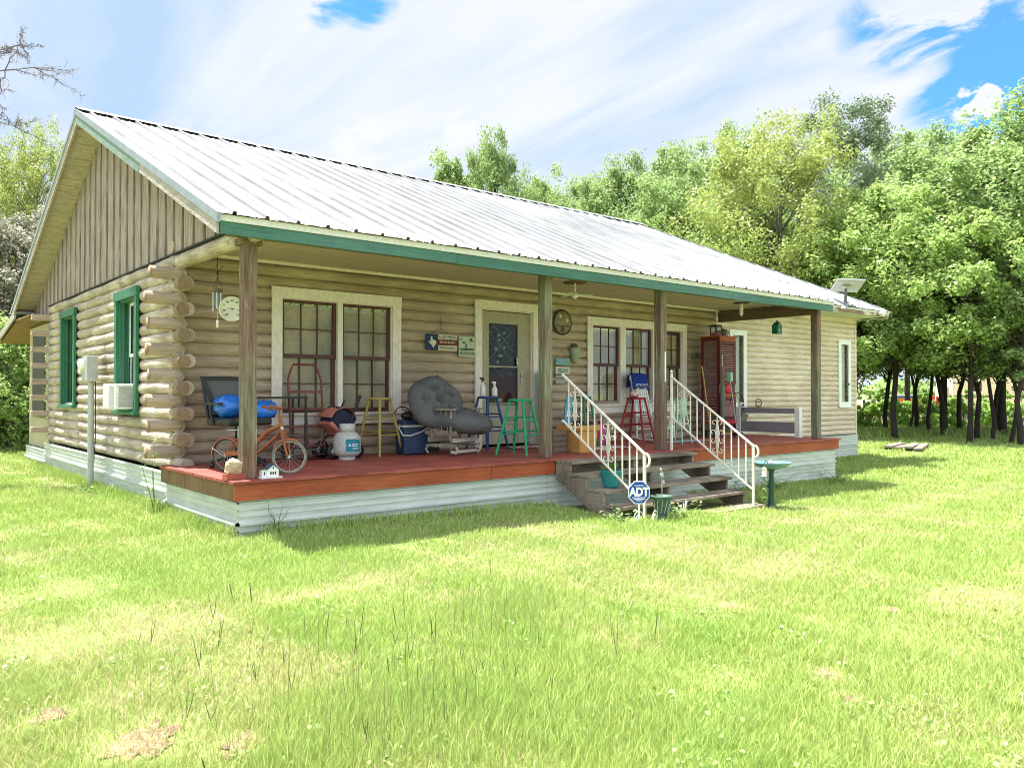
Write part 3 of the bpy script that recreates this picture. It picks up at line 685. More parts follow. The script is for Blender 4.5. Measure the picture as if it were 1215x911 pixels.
def narrowwin(name,x0,x1,z0,z1,trim,inner=.0):
    c=MB(); yo=2.25-.085
    c.box(x0-trim,x0,yo,yo+.03,z0-trim,z1+trim); c.box(x1,x1+trim,yo,yo+.03,z0-trim,z1+trim); c.box(x0,x1,yo,yo+.03,z1,z1+trim); c.box(x0,x1,yo,yo+.03,z0-trim,z0)
    c.box(x0-trim-.01,x1+trim+.01,yo-.02,yo,z0-trim-.02,z0-trim+.005)
    w=c.build(name,M_white,house,bevel=.003)
    q=MB(); q.box(x0,x1,yo+.05,yo+.053,z0,z1); q.build('pane',M_glass,w)
    q=MB(); n=16; vs=[]
    for i in range(n+1): vs+=[(x0+(x1-x0)*i/n,yo+.10+.014*math.sin(i*2.1),z0),(x0+(x1-x0)*i/n,yo+.10+.014*math.sin(i*2.1),z1)]
    q.add(vs,[(2*i,2*i+2,2*i+3,2*i+1) for i in range(n)],True); q.build('curtain',mat('pale_curtain',(.50,.52,.42),.9,(.42,.44,.35),3),w,fix=False)
    return w
w=narrowwin('narrow_window',15.36,15.70,.60,1.96,.11)
q=MB(); q.ball((15.68,2.15,1.02),.022); q.build('window_latch',M_black,w)
narrowwin('side_window',11.02,11.38,.62,1.98,.11)
# gable windows (green, deep set) : local frame along -Y
def gwin(y0,y1,z0,z1,ac=False):
    xo=.03; c=MB(); t=.10
    c.box(xo-.02,xo+.02,y0-t,y0,z0,z1); c.box(xo-.02,xo+.02,y1,y1+t,z0,z1); c.box(xo-.03,xo+.02,y0-t-.02,y1+t+.02,z1,z1+.12); c.box(xo-.05,xo+.04,y0-t-.02,y1+t+.02,z0-.05,z0)
    c.box(xo+.02,.24,y0-.004,y0+.02,z0,z1); c.box(xo+.02,.24,y1-.02,y1+.004,z0,z1); c.box(xo+.02,.24,y0,y1,z1-.02,z1); c.box(xo+.02,.24,y0,y1,z0-.01,z0+.01)
    c.box(.09,.11,y1-.05,y1-.02,z0,z1); c.box(.15,.165,y1-.06,y1-.02,z0,z1)
    w=c.build('green_window',M_wgreen,house,bevel=.003)
    s=MB(); zm=(z0+z1)/2
    for a,b,xx in ((zm-.015,z1-.02,.165),(z0+.01,zm+.02,.185)):
        s.box(xx,xx+.02,y0+.02,y1-.02,a,a+.04); s.box(xx,xx+.02,y0+.02,y1-.02,b-.035,b); s.box(xx,xx+.02,y0+.02,y0+.06,a,b); s.box(xx,xx+.02,y1-.06,y1-.02,a,b)
    s.build('sash',M_white if ac else M_wgreen,w)
    g=MB(); g.box(.19,.193,y0+.02,y1-.02,z0,z1); g.build('pane',M_glassd,w)
    g=MB(); g.box(.25,.26,y0,y1,z0,z1); g.build('curtain',mat('dim_curtain',(.16,.19,.17),.9,(.08,.1,.09),3),w)
    return w
gwin(3.60,4.45,.58,2.04,True); gwin(7.10,7.98,.62,2.06)
# front door
c=MB(); yo=2.25-.105
c.box(4.47,4.60,yo,yo+.03,-.0,2.08); c.box(5.62,5.745,yo,yo+.03,0,2.08); c.box(4.465,5.75,yo-.004,yo+.03,2.08,2.21)
c.box(4.60,4.615,yo+.03,2.3,0,2.08); c.box(5.605,5.62,yo+.03,2.3,0,2.08); c.box(4.6,5.62,yo+.03,2.3,2.065,2.08)
df=c.build('door_frame',M_trim,house,bevel=.003)
M_door=mat('taupe_door',(.40,.35,.26),.6,(.36,.31,.23),4)
c=MB(); yd=yo+.04
c.box(4.63,4.755,yd,yd+.035,.03,2.05); c.box(5.33,5.48,yd,yd+.035,.03,2.05); c.box(4.755,5.33,yd,yd+.035,1.87,2.05); c.box(4.755,5.33,yd+.006,yd+.035,.03,.62)
c.box(4.755,5.33,yd-.003,yd+.01,.33,.345); c.box(4.755,5.33,yd-.004,yd+.02,1.20,1.225)
c.box(5.485,5.60,yd+.03,yd+.045,.03,2.05)
dr=c.build('storm_door',M_door,house,bevel=.004)
g=MB(); g.box(4.755,5.33,yd+.016,yd+.019,.62,1.87); g.build('pane',M_glassd,dr)
g=MB(); g.box(4.70,5.5,yd+.09,yd+.10,1.08,1.95); g.build('lace_curtain',mat('dark_lace',(.07,.07,.09),.9,(.16,.16,.17),30,contrast=.06),dr)
g=MB(); g.box(4.70,5.5,yd+.085,yd+.095,.6,1.08); g.build('inner_door',mat('inner_maroon',(.17,.045,.035),.6),dr)
g=MB(); g.box(4.78,5.31,yd+.06,yd+.075,.625,.66); g.obox((5.0,yd+.07,.70),(.12,.02,.05)); g.build('door_mail',M_white,dr)
g=MB()
for a,b,c_,d_ in ((4.78,1.8,5.3,1.28),(5.3,1.8,4.78,1.28),(4.78,1.3,5.1,1.05),(4.9,1.85,5.3,1.45)): g.beam((a,yd+.08,b),(c_,yd+.08,d_),.006,.006)
for k in range(9):
    a=rnd.uniform(4.93,5.12); z=rnd.uniform(1.24,1.74); g.ball((a,yd+.08,z),.03,(1,.2,.8),8,6)
g.build('lace_flower',mat('lace_flower',(.75,.74,.60),.9),dr)
g=MB(); g.box(5.385,5.41,yd-.015,yd,.94,1.14); g.tube([(5.40,yd-.02,1.08),(5.40,yd-.05,1.07),(5.36,yd-.055,1.065)],.008,6); g.box(5.30,5.325,yd-.012,yd,1.24,1.36); g.build('door_handle',M_steel,dr)
# ================================================================ PORCH STEPS AND RAILINGS
st=thing('porch_steps','weathered grey wooden steps with five treads up to the red deck','steps',(0,0,0))
TR=[(-.02,-.30,-.035),(-.28,-.58,-.175),(-.56,-.86,-.335),(-.84,-1.13,-.495),(-1.11,-1.39,-.655)]
for i,(ya,yb,z) in enumerate(TR):
    mb=MB(); xl=3.97+rnd.uniform(-.03,.03)+(.0 if i else .0); xr=6.48+rnd.uniform(-.02,.04)
    w=(ya-yb)/2
    mb.obox(((xl+xr)/2,ya-w/2,z),(xr-xl,w-.008,.036),(rnd.uniform(-.02,.02),0,rnd.uniform(-.004,.004)))
    mb.obox(((xl+xr)/2,ya-w*1.5,z-.003),(xr-xl-.03,w-.008,.036),(rnd.uniform(-.02,.02),0,rnd.uniform(-.006,.006)))
    mb.build('tread',M_gray,st,bevel=.004)
def stringer(x):
    P=[(-.02,-.055),(-.02,-.36),(-.72,-.98),(-1.36,-.98)]
    for ya,yb,z in reversed(TR):
        P+=[(yb+.03,z-.02),(ya+.0,z-.02)]
    P=[(-.02,-.25),(-1.02,-.80),(-1.36,-.80),(-1.36,-.68),(-1.09,-.68),(-1.09,-.52),(-.82,-.52),(-.82,-.36),(-.54,-.36),(-.54,-.20),(-.26,-.20),(-.26,-.056),(-.02,-.056)]
    mb=MB(); mb.prism(P,x,x+.042,'yz'); return mb.build('stringer',M_gray,st,bevel=.003)
for x in (4.0,5.16,6.38): stringer(x)
mb=MB(); mb.box(4.02,6.4,-.045,-.005,-.185,-.056); mb.build('riser_board',M_gray,st)
def scroll(mb,c,s,dirx,dirz,M):
    # S-scroll drawn in (along, up) coordinates of the sloping rail plane
    def spiral(cx,cz,r0,turn,a0,sgn,n=12):
        return [(cx+(r0*(1-.75*t/n))*math.cos(a0+sgn*turn*t/n), cz+(r0*(1-.75*t/n))*math.sin(a0+sgn*turn*t/n)) for t in range(n+1)]
    return spiral
def railing(x,label,post_h=None,y0=.02,y1=-1.31):
    t=thing('stair_railing',label,'railing',(x,0,0),group='white wrought iron railings on the steps')
    zt0,zt1=1.04,.13; zb0,zb1=.47,-.44
    def zt(y): return zt0+(zt1-zt0)*(y0-y)/(y0-y1)
    def zb(y): return zb0+(zb1-zb0)*(y0-y)/(y0-y1)
    mb=MB(); mb.beam((0,y0,zt0),(0,y1,zt1),.032,.018)
    # lamb's-tongue end
    P=[(0,y1+.01,zt1)]+[(0,y1-.02-.055*math.sin(a),zt1-.075+.075*math.cos(a)) for a in np.linspace(.1,3.5,10)]
    mb.tube(P,[.014]*8+[.012,.010,.007],7); mb.build('handrail',M_iron,t)
    mb=MB(); mb.beam((0,y0,zb0),(0,y1+.02,zb1+.01),.026,.016); mb.build('bottom_rail',M_iron,t)
    mb=MB(); mb.box(-.014,.014,y1-.014,y1+.014,gz(x,y1)-.1,zt1); mb.build('newel',M_iron,t)
    if post_h: 
        mb=MB(); mb.box(-.014,.014,y0-.014,y0+.014,0.0,zt0+.05); mb.ball((0,y0,zt0+.075),.022); mb.build('newel',M_iron,t)
    ys=np.linspace(y0-.11,y1+.11,11)
    for i,y in enumerate(ys):
        mb=MB(); mb.box(-.0065,.0065,y-.0065,y+.0065,zb(y),zt(y)); mb.build('baluster',M_iron,t)
    for yc in (ys[1]-.0,ys[6]):
        mb=MB(); zc=(zt(yc)+zb(yc))/2
        for sg in (-1,1):
            for vz in (1,-1):
                n=16; P=[]
                for k in range(n+1):
                    a=k/n*5.2; r=.034*(1-.65*k/n)
                    P.append((.0,yc+sg*(.042+r*math.cos(a+math.pi)*-1-.034),zc+vz*(.155+r*math.sin(a))))
                P=[(0,yc+sg*.012,zc+vz*.0),(0,yc+sg*.022,zc+vz*.09),(0,yc+sg*.008,zc+vz*.17)]+[(0,yc+sg*(.050-.042*(1-.6*k/n)*math.cos(k/n*5.0)),zc+vz*(.185+.042*(1-.6*k/n)*math.sin(k/n*5.0))) for k in range(n+1)]
                mb.tube(P,.0065,5)
                P=[(0,yc+sg*.012,zc-vz*.06)]+[(0,yc+sg*(.072-.038*(1-.55*k/n)*math.cos(k/n*4.6)),zc+vz*(.055+.038*(1-.55*k/n)*math.sin(k/n*4.6))) for k in range(n+1)]
                mb.tube(P,.0065,5)
        mb.build('scrollwork',M_iron,t)
    return t
railing(4.15,'white wrought iron stair railing on the left, in front of the orange planter')
railing(6.28,'white wrought iron stair railing on the right, next to the green birdbath',True)
# ================================================================ PORCH THINGS
def M4(x,y,z,rz=0): return Matrix.Translation((x,y,z)) @ Matrix.Rotation(rz,4,'Z')
def stool(label,x,y,h,m,w=.30,foot=.43,rz=0,group='bar stools on the porch'):
    t=thing('bar_stool',label,'stool',(x,y,0),rz,group)
    mb=MB(); mb.lathe([(0,h-.032),(w/2-.01,h-.032),(w/2,h-.022),(w/2,h-.008),(w/2-.012,h),(0,h)],seg=24); mb.build('seat',m,t)
    q=[(-1,-1),(1,-1),(1,1),(-1,1)]; a=w*.30; b=foot/2
    def pt(i,z): 
        k=1-z/h; return Vector((q[i][0]*(a+(b-a)*k),q[i][1]*(a+(b-a)*k),z))
    for i in range(4):
        mb=MB(); mb.tube([pt(i,0),pt(i,h*.5),pt(i,h-.03)],[.017,.020,.017],8); mb.build('leg',m,t)
    for k,(i,j) in enumerate(((0,1),(1,2),(2,3),(3,0))):
        z=h*(.36 if k%2==0 else .42); mb=MB(); mb.tube([pt(i,z),pt(j,z)],.011,6)
        z=h*(.62 if k%2==0 else .67); mb.tube([pt(i,z),pt(j,z)],.011,6); mb.build('stretcher',m,t)
    return t
M_yel=mat('yellow_paint',(.42,.33,.09),.55,(.32,.25,.07),7,bump=.1)
M_gst=mat('green_stool_paint',(.02,.36,.15),.5,(.015,.27,.11),7)
M_dgs=mat('dark_green_paint',(.05,.22,.13),.55,(.04,.16,.1),7)
M_red=mat('red_paint',(.33,.015,.02),.5,(.24,.01,.015),7)
M_blu=mat('navy_paint',(.02,.07,.22),.5,(.015,.05,.16),7)
M_sea=mat('seafoam_paint',(.30,.62,.42),.55,(.24,.52,.35),7)
stool('mustard yellow wooden bar stool in front of the double window',2.62,1.86,.75,M_yel,rz=.25)
stool('navy blue wooden bar stool left of the storm door carrying two spray bottles',4.34,1.78,.76,M_blu,rz=.1)
stool('bright green wooden bar stool just left of the post by the steps',4.10,.78,.73,M_gst,.32,.46,rz=.35)
stool('dark green bar stool against the wall behind the orange planter',6.10,1.62,.76,M_dgs,.28,.36,rz=.2)
stool('red wooden bar stool in front of the rocking chair',7.02,1.32,.74,M_red,.32,.46,rz=.3)
# seafoam metal chair-back stool
t=thing('metal_stand','seafoam green metal plant stand beside the middle porch post','stand',(7.62,.95,0),.2)
mb=MB()
for sx in (-1,1):
    for sy in (-1,1): mb=MB(); mb.tube([(sx*.17,sy*.15,0),(sx*.11,sy*.09,.45),(sx*.10,sy*.08,.72)],.014,6); mb.build('leg',M_sea,t)
mb=MB(); mb.box(-.12,.12,-.1,.1,.70,.72); mb.box(-.13,.13,-.11,.11,.30,.315); mb.build('shelf',M_sea,t)
mb=MB(); 
for sx in (-1,1):
    for k in range(2):
        mb.tube([(sx*(.05+.03*math.cos(a)),-.1,.42+.17*k+.04*math.sin(a)) for a in np.linspace(0,5.4,12)],.006,5)
mb.build('scrollwork',M_sea,t)
# spray bottles
def bottle(label,x,y,z,tall,cap):
    t=thing('spray_bottle',label,'bottle',(x,y,z),0)
    mb=MB(); mb.lathe([(0,0),(.038,0),(.042,.01),(.042,.11*tall),(.03,.14*tall),(.014,.17*tall),(.014,.19*tall)],seg=14); mb.build('bottle_body',mat('white_plastic',(.75,.74,.68),.4),t)
    mb=MB(); mb.lathe([(.017,.185*tall),(.017,.21*tall)],seg=10); mb.box(-.045,.02,-.011,.011,.21*tall,.235*tall); mb.box(-.02,-.012,-.006,.006,.17*tall,.21*tall); mb.build('trigger',cap,t)
bottle('tall white spray bottle with a black trigger on the navy stool',4.27,1.80,.762,1.15,M_black)
bottle('shorter white spray bottle with a pale cap on the navy stool',4.44,1.74,.762,.9,mat('white_plastic',(.75,.74,.68),.4))
# office chair with blue bags
M_mesh=mat('grey_mesh',(.13,.13,.135),.8,(.10,.10,.105),60)
t=thing('office_chair','black office chair with a mesh back behind the corner post','chair',(.60,1.42,0),.15)
mb=MB(); 
# slanted mesh back: a frame and a panel
bk=[(-.27,.20,.56),(-.31,.27,.98),(.22,.27,.98),(.17,.20,.56)]
mb.tube(bk+[bk[0]],.018,6); mb.beam((-.31,.27,.97),(.22,.27,.97),.05,.035); mb.beam((-.29,.25,.95),(-.17,.2,.60),.02,.05); mb.beam((.20,.25,.95),(.1,.2,.60),.02,.05); mb.build('back_frame',M_black,t)
mb=MB(); mb.add(bk,[(0,1,2,3)]); mb.build('back_mesh',M_mesh,t,fix=False)
mb=MB(); mb.obox((-.02,-.02,.50),(.52,.50,.085)); mb.build('seat',M_black,t,bevel=.03)
for sx in (-1,1): mb=MB(); mb.tube([(sx*.28,.05,.47),(sx*.32,.05,.60),(sx*.31,.05,.68)],.014,6); mb.obox((sx*.31,-.02,.695),(.055,.26,.025)); mb.build('armrest',M_black,t)
mb=MB(); mb.tube([(0,0,.10),(0,0,.46)],.028,10); mb.build('column',M_steel,t)
for k in range(5):
    a=k*1.2566+.3; mb=MB(); mb.beam((0,0,.12),(.29*math.cos(a),.29*math.sin(a),.075),.04,.03); mb.ball((.29*math.cos(a),.29*math.sin(a),.03),.03); mb.build('castor_leg',M_black,t)
M_bag=mat('blue_plastic_bag',(.01,.16,.62),.3,(.01,.10,.45),9,bump=.6,bscale=14,spec=.6)
def bag(label,x,y,z,r,sc,seed):
    mb=MB(); mb.ball((0,0,r*sc[2]),r,sc,20,14,.10,seed); mb.ball((r*.5*sc[0],0,r*sc[2]*1.5),r*.5,(1,1,.9),14,9,.16,seed+1); mb.ball((-r*.6*sc[0],-.02,r*sc[2]*1.2),r*.5,(1,1,.8),14,9,.16,seed+2)
    o=mb.build('plastic_bag',M_bag); o.location=(x,y,z); tag(o,label,'bag',group='blue bags heaped on the office chair')
bag('lumpy bright blue bag on the left side of the office chair seat',.45,1.38,.54,.13,(1.15,1.1,.95),5)
bag('bright blue bag spilling to the right behind the corner post',.83,1.34,.50,.125,(1.25,1.0,.9),9)
mb=MB(); mb.tube([(0,.0,.0),(.0,-.145,.0),(0,-.16,-.1),(0,-.1,-.22)],[.014]*4,5); mb.tube([(0,0,0),(.01,.08,.06)],.012,5)
# bicycle
M_or=mat('orange_bike_paint',(.33,.10,.035),.5,(.21,.06,.025),9,spots=(9,.64,(.16,.06,.03)))
bx,by=.29,.97; fx,fy=.68,.33; L_=math.hypot(fx-bx,fy-by); rz=math.atan2(fy-by,fx-bx)
t=thing('bicycle','small rusty orange cruiser bicycle leaning behind the corner post','bicycle',(bx,by,0),rz)
RW=.172
def wheel(name,x,tyre,rim,turn=0):
    Mw=Matrix.Translation((x,0,RW)) @ Matrix.Rotation(turn,4,'Z')
    mb=MB(Mw); mb.tube([(RW*.945*math.cos(a),0,RW*.945*math.sin(a)) for a in np.linspace(0,2*math.pi,33)[:-1]],.0125,8,closed=True); w=mb.build('wheel',tyre,t)
    mb=MB(Mw); mb.tube([(RW*.87*math.cos(a),0,RW*.87*math.sin(a)) for a in np.linspace(0,2*math.pi,33)[:-1]],.006,6,closed=True); mb.build('rim',rim,w)
    mb=MB(Mw)
    for k in range(16):
        a=k*math.pi/8; mb.tube([(0,.012*(-1)**k,0),(RW*.87*math.cos(a),0,RW*.87*math.sin(a))],.0014,4)
    mb.lathe([(.016,-.03),(.016,.03)],seg=10,axis='y'); mb.build('spokes',M_steel,w)
M_tyre=mat('dusty_tyre',(.05,.045,.04),.9); M_tyrew=mat('pale_tyre',(.24,.215,.185),.8,(.15,.13,.11),12)
wheel('rear',0,M_tyre,M_tyrew); wheel('front',L_,M_tyrew,M_steel,.42)
mb=MB()
hx=L_-.13; 
mb.tube([(L_-.09,0,.47),(L_-.12,0,.56)],.018,8)
mb.tube([(L_-.10,0,.485),(L_*.66,0,.42),(L_*.46,0,.29),(.34,0,.20)],[.020,.030,.028,.018],8)
mb.tube([(L_-.09,0,.43),(L_*.7,0,.31),(.34,0,.18)],.019,8)
mb.tube([(.34,0,.19),(.28,0,.38),(.255,0,.47)],.015,8)
for sy in (-.022,.022):
    mb.tube([(0,sy*1.4,RW),(.17,sy,.20),(.34,0,.19)],.009,6); mb.tube([(0,sy*1.4,RW),(.10,sy,.32),(.28,0,.40)],.009,6)
mb.build('frame',M_or,t)
mb=MB()
for sy in (-.03,.03): mb.tube([(L_,sy,RW),(L_-.05,sy,.33),(L_-.085,sy*.3,.44)],[.010,.017,.020],6)
mb.build('fork',M_or,t)
def fender(x,a0,a1,turn=0):
    Mw=Matrix.Translation((x,0,RW)) @ Matrix.Rotation(turn,4,'Z'); mb=MB(Mw); n=16; vs=[]; r=RW+.016
    for i in range(n+1):
        a=a0+(a1-a0)*i/n
        for dy,dr in ((-.022,-.02),(-.014,-.003),(0,.002),(.014,-.003),(.022,-.02)): vs.append(((r+dr)*math.cos(a),dy,(r+dr)*math.sin(a)))
    mb.add(vs,[(i*5+j,i*5+j+1,i*5+5+j+1,i*5+5+j) for i in range(n) for j in range(4)],True); mb.build('fender',M_or,t,fix=False)
fender(0,R(20),R(185)); fender(L_,R(62),R(150),.42)
mb=MB(); mb.tube([(-.03,-.03,RW),(-.16,-.03,.24)],.005,5); mb.tube([(-.03,.03,RW),(-.16,.03,.24)],.005,5); mb.tube([(0,0,.43),(.20,0,.43)],.006,5); mb.build('fender_stay',M_steel,t)
mb=MB(); mb.box(0.02,.34,-.035,-.028,.175,.215); mb.lathe([(.04,-.034),(.04,-.026)],(.34,0,.19),14,'y'); mb.build('chain_guard',M_or,t)
mb=MB(); mb.tube([(.34,-.06,.19),(.40,-.06,.10)],.007,5); mb.obox((.41,-.09,.10),(.05,.07,.018)); mb.tube([(.34,.06,.19),(.28,.06,.28)],.007,5); mb.obox((.27,.09,.29),(.05,.07,.018)); mb.build('pedals',M_black,t)
mb=MB(); mb.tube([(.255,0,.47),(.25,0,.52)],.01,6); mb.obox((.245,0,.53),(.20,.10,.035),(0,.05,0)); mb.build('saddle',M_black,t,bevel=.012)
mb=MB(Matrix.Translation((L_-.12,0,.56)) @ Matrix.Rotation(.42,4,'Z')); 
for sy in (-1,1): mb.tube([(0,0,0),(.0,0,.07),(.02,sy*.07,.10),(-.03,sy*.17,.09),(-.13,sy*.20,.12)],[.01,.01,.01,.011,.014],7)
mb.build('handlebar',M_or,t)
mb=MB(); mb.obox((L_-.085,0,.455),(.012,.03,.07),(0,-.3,0)); mb.build('head_badge',mat('white_plastic',(.75,.74,.68),.4),t)
mb=MB(); mb.tube([(.2,.02,.17),(.16,.12,.0)],.006,5); mb.build('kickstand',M_steel,t)
# brick with a piece of stone on top
M_brick=mat('red_brick',(.36,.10,.06),.9,(.26,.07,.045),12,bump=.5)
mb=MB(); mb.obox((0,0,.03),(.19,.095,.058)); mb.box(-.075,-.055,-.049,-.047,.008,.05); mb.box(-.04,-.02,-.049,-.047,.008,.05)
o=mb.build('brick',M_brick,bevel=.004); o.location=(.06,.16,.0); o.rotation_euler=(0,0,.1); tag(o,'red brick lying at the front corner of the deck','brick')
mb=MB(); mb.ball((0,0,.065),.085,(1,.6,.85),10,7,.14,4); mb.obox((0,0,.055),(.14,.07,.10),(.05,.1,.1))
o=mb.build('stone',mat('tan_sandstone',(.52,.40,.26),.95,(.36,.27,.17),10,bump=.9,spots=(6,.62,(.72,.68,.58))),fix=True); o.location=(.055,.165,.058); tag(o,'rough tan stone standing on the red brick','stone')
# miniature white house
t=thing('birdhouse','miniature white house with a dark roof at the foot of the corner post','birdhouse',(.40,.12,0),.0)
mb=MB(); mb.prism([(-.055,.012),(.055,.012),(.055,.085),(0,.125),(-.055,.085)],-.05,.05); mb.prism([(-.10,.012),(-.055,.012),(-.055,.08),(-.10,.08)],-.03,.05); mb.build('wall',M_white,t,bevel=.002)
mb=MB(); 
for s in (-1,1): mb.beam((s*.030,-.06,.108),(s*.030,.06,.108),.085,.006,(s*.59,0,.81))
mb.box(-.115,-.05,-.04,.06,.085,.092); mb.build('roof',mat('slate_roof',(.06,.075,.10),.7),t)
mb=MB()
for xx in (-.03,-.008,.014): mb.box(xx,xx+.014,-.052,-.0505,.035,.06)
mb.box(-.006,.006,-.052,-.0505,.09,.105); mb.box(-.085,-.072,-.032,-.0305,.03,.06); mb.build('window',M_black,t)
mb=MB(); mb.box(-.12,.085,-.075,.065,.0,.012); mb.build('base_board',M_white,t)
# dark side table behind the bicycle
t=thing('side_table','black metal framed table behind the orange bicycle','table',(1.10,1.86,0),0)
mb=MB(); mb.box(-.32,.42,-.20,.20,.74,.765); mb.build('tabletop',M_black,t)
mb=MB(); 
for sx in (-.30,.40):
    for sy in (-.18,.18): mb=MB(); mb.box(sx-.012,sx+.012,sy-.012,sy+.012,0,.74); mb.build('leg',M_black,t)
mb=MB(); mb.box(-.30,.40,-.17,.17,.30,.315); mb.build('shelf',M_beam,t)
# hand truck
M_ht=mat('maroon_steel',(.20,.045,.05),.5,(.13,.03,.03),9,spots=(10,.68,(.3,.14,.08)))
t=thing('hand_truck','maroon upright hand truck in front of the double window','hand truck',(1.66,1.93,0),0,rot=(R(-7),0,.0))
mb=MB(); W_=.19
P=[(-W_-.03,0,.12),(-W_-.03,0,.98),(-W_+.01,0,1.10),(-W_+.05,0,1.17),(W_-.05,0,1.17),(W_-.01,0,1.10),(W_+.03,0,.98),(W_+.03,0,.12)]
mb.tube(P,.0145,8); mb.tube([(0,0,.12),(0,0,.80)],.011,6); mb.build('frame',M_ht,t)
for z in (.16,.40,.62,.83): mb=MB(); mb.beam((-W_-.03,0,z),(W_+.03,0,z),.012,.03); mb.build('crossbar',M_ht,t)
mb=MB(); mb.box(-.20,.20,-.22,0,.035,.042); mb.build('toe_plate',M_ht,t)
for s in (-1,1):
    mb=MB(); mb.lathe([(.05,-.03),(.105,-.03),(.115,-.015),(.115,.015),(.105,.03),(.05,.03)],(s*.235,.09,.115),18,'x'); w=mb.build('wheel',M_black,t)
    mb=MB(); mb.lathe([(.0,-.02),(.052,-.02),(.052,.02),(0,.02)],(s*.235,.09,.115),14,'x'); mb.build('hub',M_steel,w)
mb=MB(); mb.tube([(-.26,.09,.115),(.26,.09,.115)],.009,6); mb.tube([(-.22,.0,.35),(-.2,.09,.12)],.008,5); mb.tube([(.22,.0,.35),(.2,.09,.12)],.008,5); mb.build('axle',M_steel,t)
# stroller, folded, pink and navy
M_pink=mat('faded_pink_fabric',(.55,.20,.16),.9,(.45,.15,.12),6,bump=.3); M_navyf=mat('navy_fabric',(.02,.025,.06),.9,(.015,.02,.04),6,bump=.3)
t=thing('stroller','folded pink and navy stroller between the hand truck and gas cylinder','stroller',(2.02,1.86,0),0)
mb=MB(); n=10; vs=[]
for i in range(n+1):
    a=math.pi*(.12+.80*i/n)
    for yy,k in ((-.20,.9),(-.07,1.),(.08,1.),(.20,.9)): vs.append((-.02-.20*k*math.cos(a)*1.0,yy,.44+.20*k*math.sin(a)))
mb.add(vs,[(i*4+j,i*4+j+1,i*4+5+j,i*4+4+j) for i in range(n) for j in range(3)],True); mb.build('canopy',M_pink,t,fix=False)
mb=MB(); mb.obox((.0,0,.47),(.30,.34,.24),(0,.55,0)); mb.build('seat_fabric',M_navyf,t,bevel=.03)
mb=MB(); mb.obox((-.10,-.01,.36),(.26,.38,.05),(0,.75,0)); mb.obox((.02,-.02,.27),(.22,.36,.03),(0,.35,0)); mb.build('side_panel',M_pink,t,bevel=.015)
mb=MB()
for yy in (-.19,.19): mb.tube([(-.20,yy,.10),(.02,yy,.34),(.19,yy,.72)],.011,6); mb.tube([(.16,yy,.10),(-.06,yy,.45)],.011,6)
mb.tube([(.15,-.19,.64),(.19,-.19,.74),(.21,-.19,.78)],.02,6); mb.build('frame',M_black,t)
for xx,yy in ((-.16,-.2),(-.16,.2),(.16,-.2),(.16,.2)):
    mb=MB(); mb.lathe([(.03,-.02),(.085,-.02),(.095,-.008),(.095,.008),(.085,.02),(.03,.02)],(xx,yy,.095),16,'y'); w=mb.build('wheel',M_black,t)
    mb=MB(); mb.lathe([(0,-.023),(.045,-.023),(.045,.023),(0,.023)],(xx,yy,.095),12,'y'); mb.build('hub',M_steel,w)
# propane cylinder
M_prop=mat('grey_enamel',(.50,.49,.46),.4,(.42,.41,.38),7)
t=thing('gas_cylinder','pale grey propane gas cylinder with a blue label','gas cylinder',(1.98,1.55,0),-.55)
mb=MB(); mb.lathe([(.0,.03),(.09,.033),(.14,.055),(.162,.095),(.165,.13),(.165,.235),(.160,.275),(.13,.32),(.08,.345),(.03,.35)],seg=32); mb.build('tank',M_prop,t)
mb=MB(); mb.lathe([(.10,0),(.10,.05)],seg=24,cap=False); mb.build('foot_ring',M_prop,t)
mb=MB(); n=20; vs=[]
for i in range(n+1):
    a=R(-140)+R(300)*i/n
    vs+=[(.098*math.cos(a),.098*math.sin(a),.335),(.100*math.cos(a),.100*math.sin(a),.435)]
mb.add(vs,[(2*i,2*i+2,2*i+3,2*i+1) for i in range(n)],True); o=mb.build('collar',M_prop,t,fix=False); so=o.modifiers.new('s','SOLIDIFY'); so.thickness=.006
mb=MB(); mb.tube([(0,0,.34),(0,0,.41)],.016,8); mb.lathe([(0,.41),(.032,.41),(.032,.425),(0,.425)]); mb.tube([(0,0,.38),(0,-.05,.38)],.014,8); mb.ball((0,-.06,.38),.024); mb.build('valve',M_black,t)
def curved_label(name,a0,a1,z0,z1,r,m,par,poly=None):
    mb=MB(); n=14; vs=[]
    for i in range(n+1):
        a=a0+(a1-a0)*i/n; zt=z1(i/n) if callable(z1) else z1
        vs+=[(r*math.cos(a),r*math.sin(a),z0),(r*math.cos(a),r*math.sin(a),zt)]
    mb.add(vs,[(2*i,2*i+2,2*i+3,2*i+1) for i in range(n)],True); return mb.build(name,m,par,fix=False)
curved_label('label',R(-92),R(-22),.105,lambda s:.255-.04*max(0,s-.55),.1662,mat('teal_label',(.01,.20,.30),.4),t)
lw=mat('label_white',(.75,.76,.74),.4)
curved_label('label_mark',R(-82),R(-70),.17,lambda s:.17+.035*(1-abs(2*s-1)),.1675,lw,t)
curved_label('label_mark',R(-66),R(-34),.185,.198,.1675,lw,t); curved_label('label_mark',R(-66),R(-38),.167,.178,.1675,lw,t); curved_label('label_mark',R(-64),R(-30),.135,.146,.1675,lw,t)
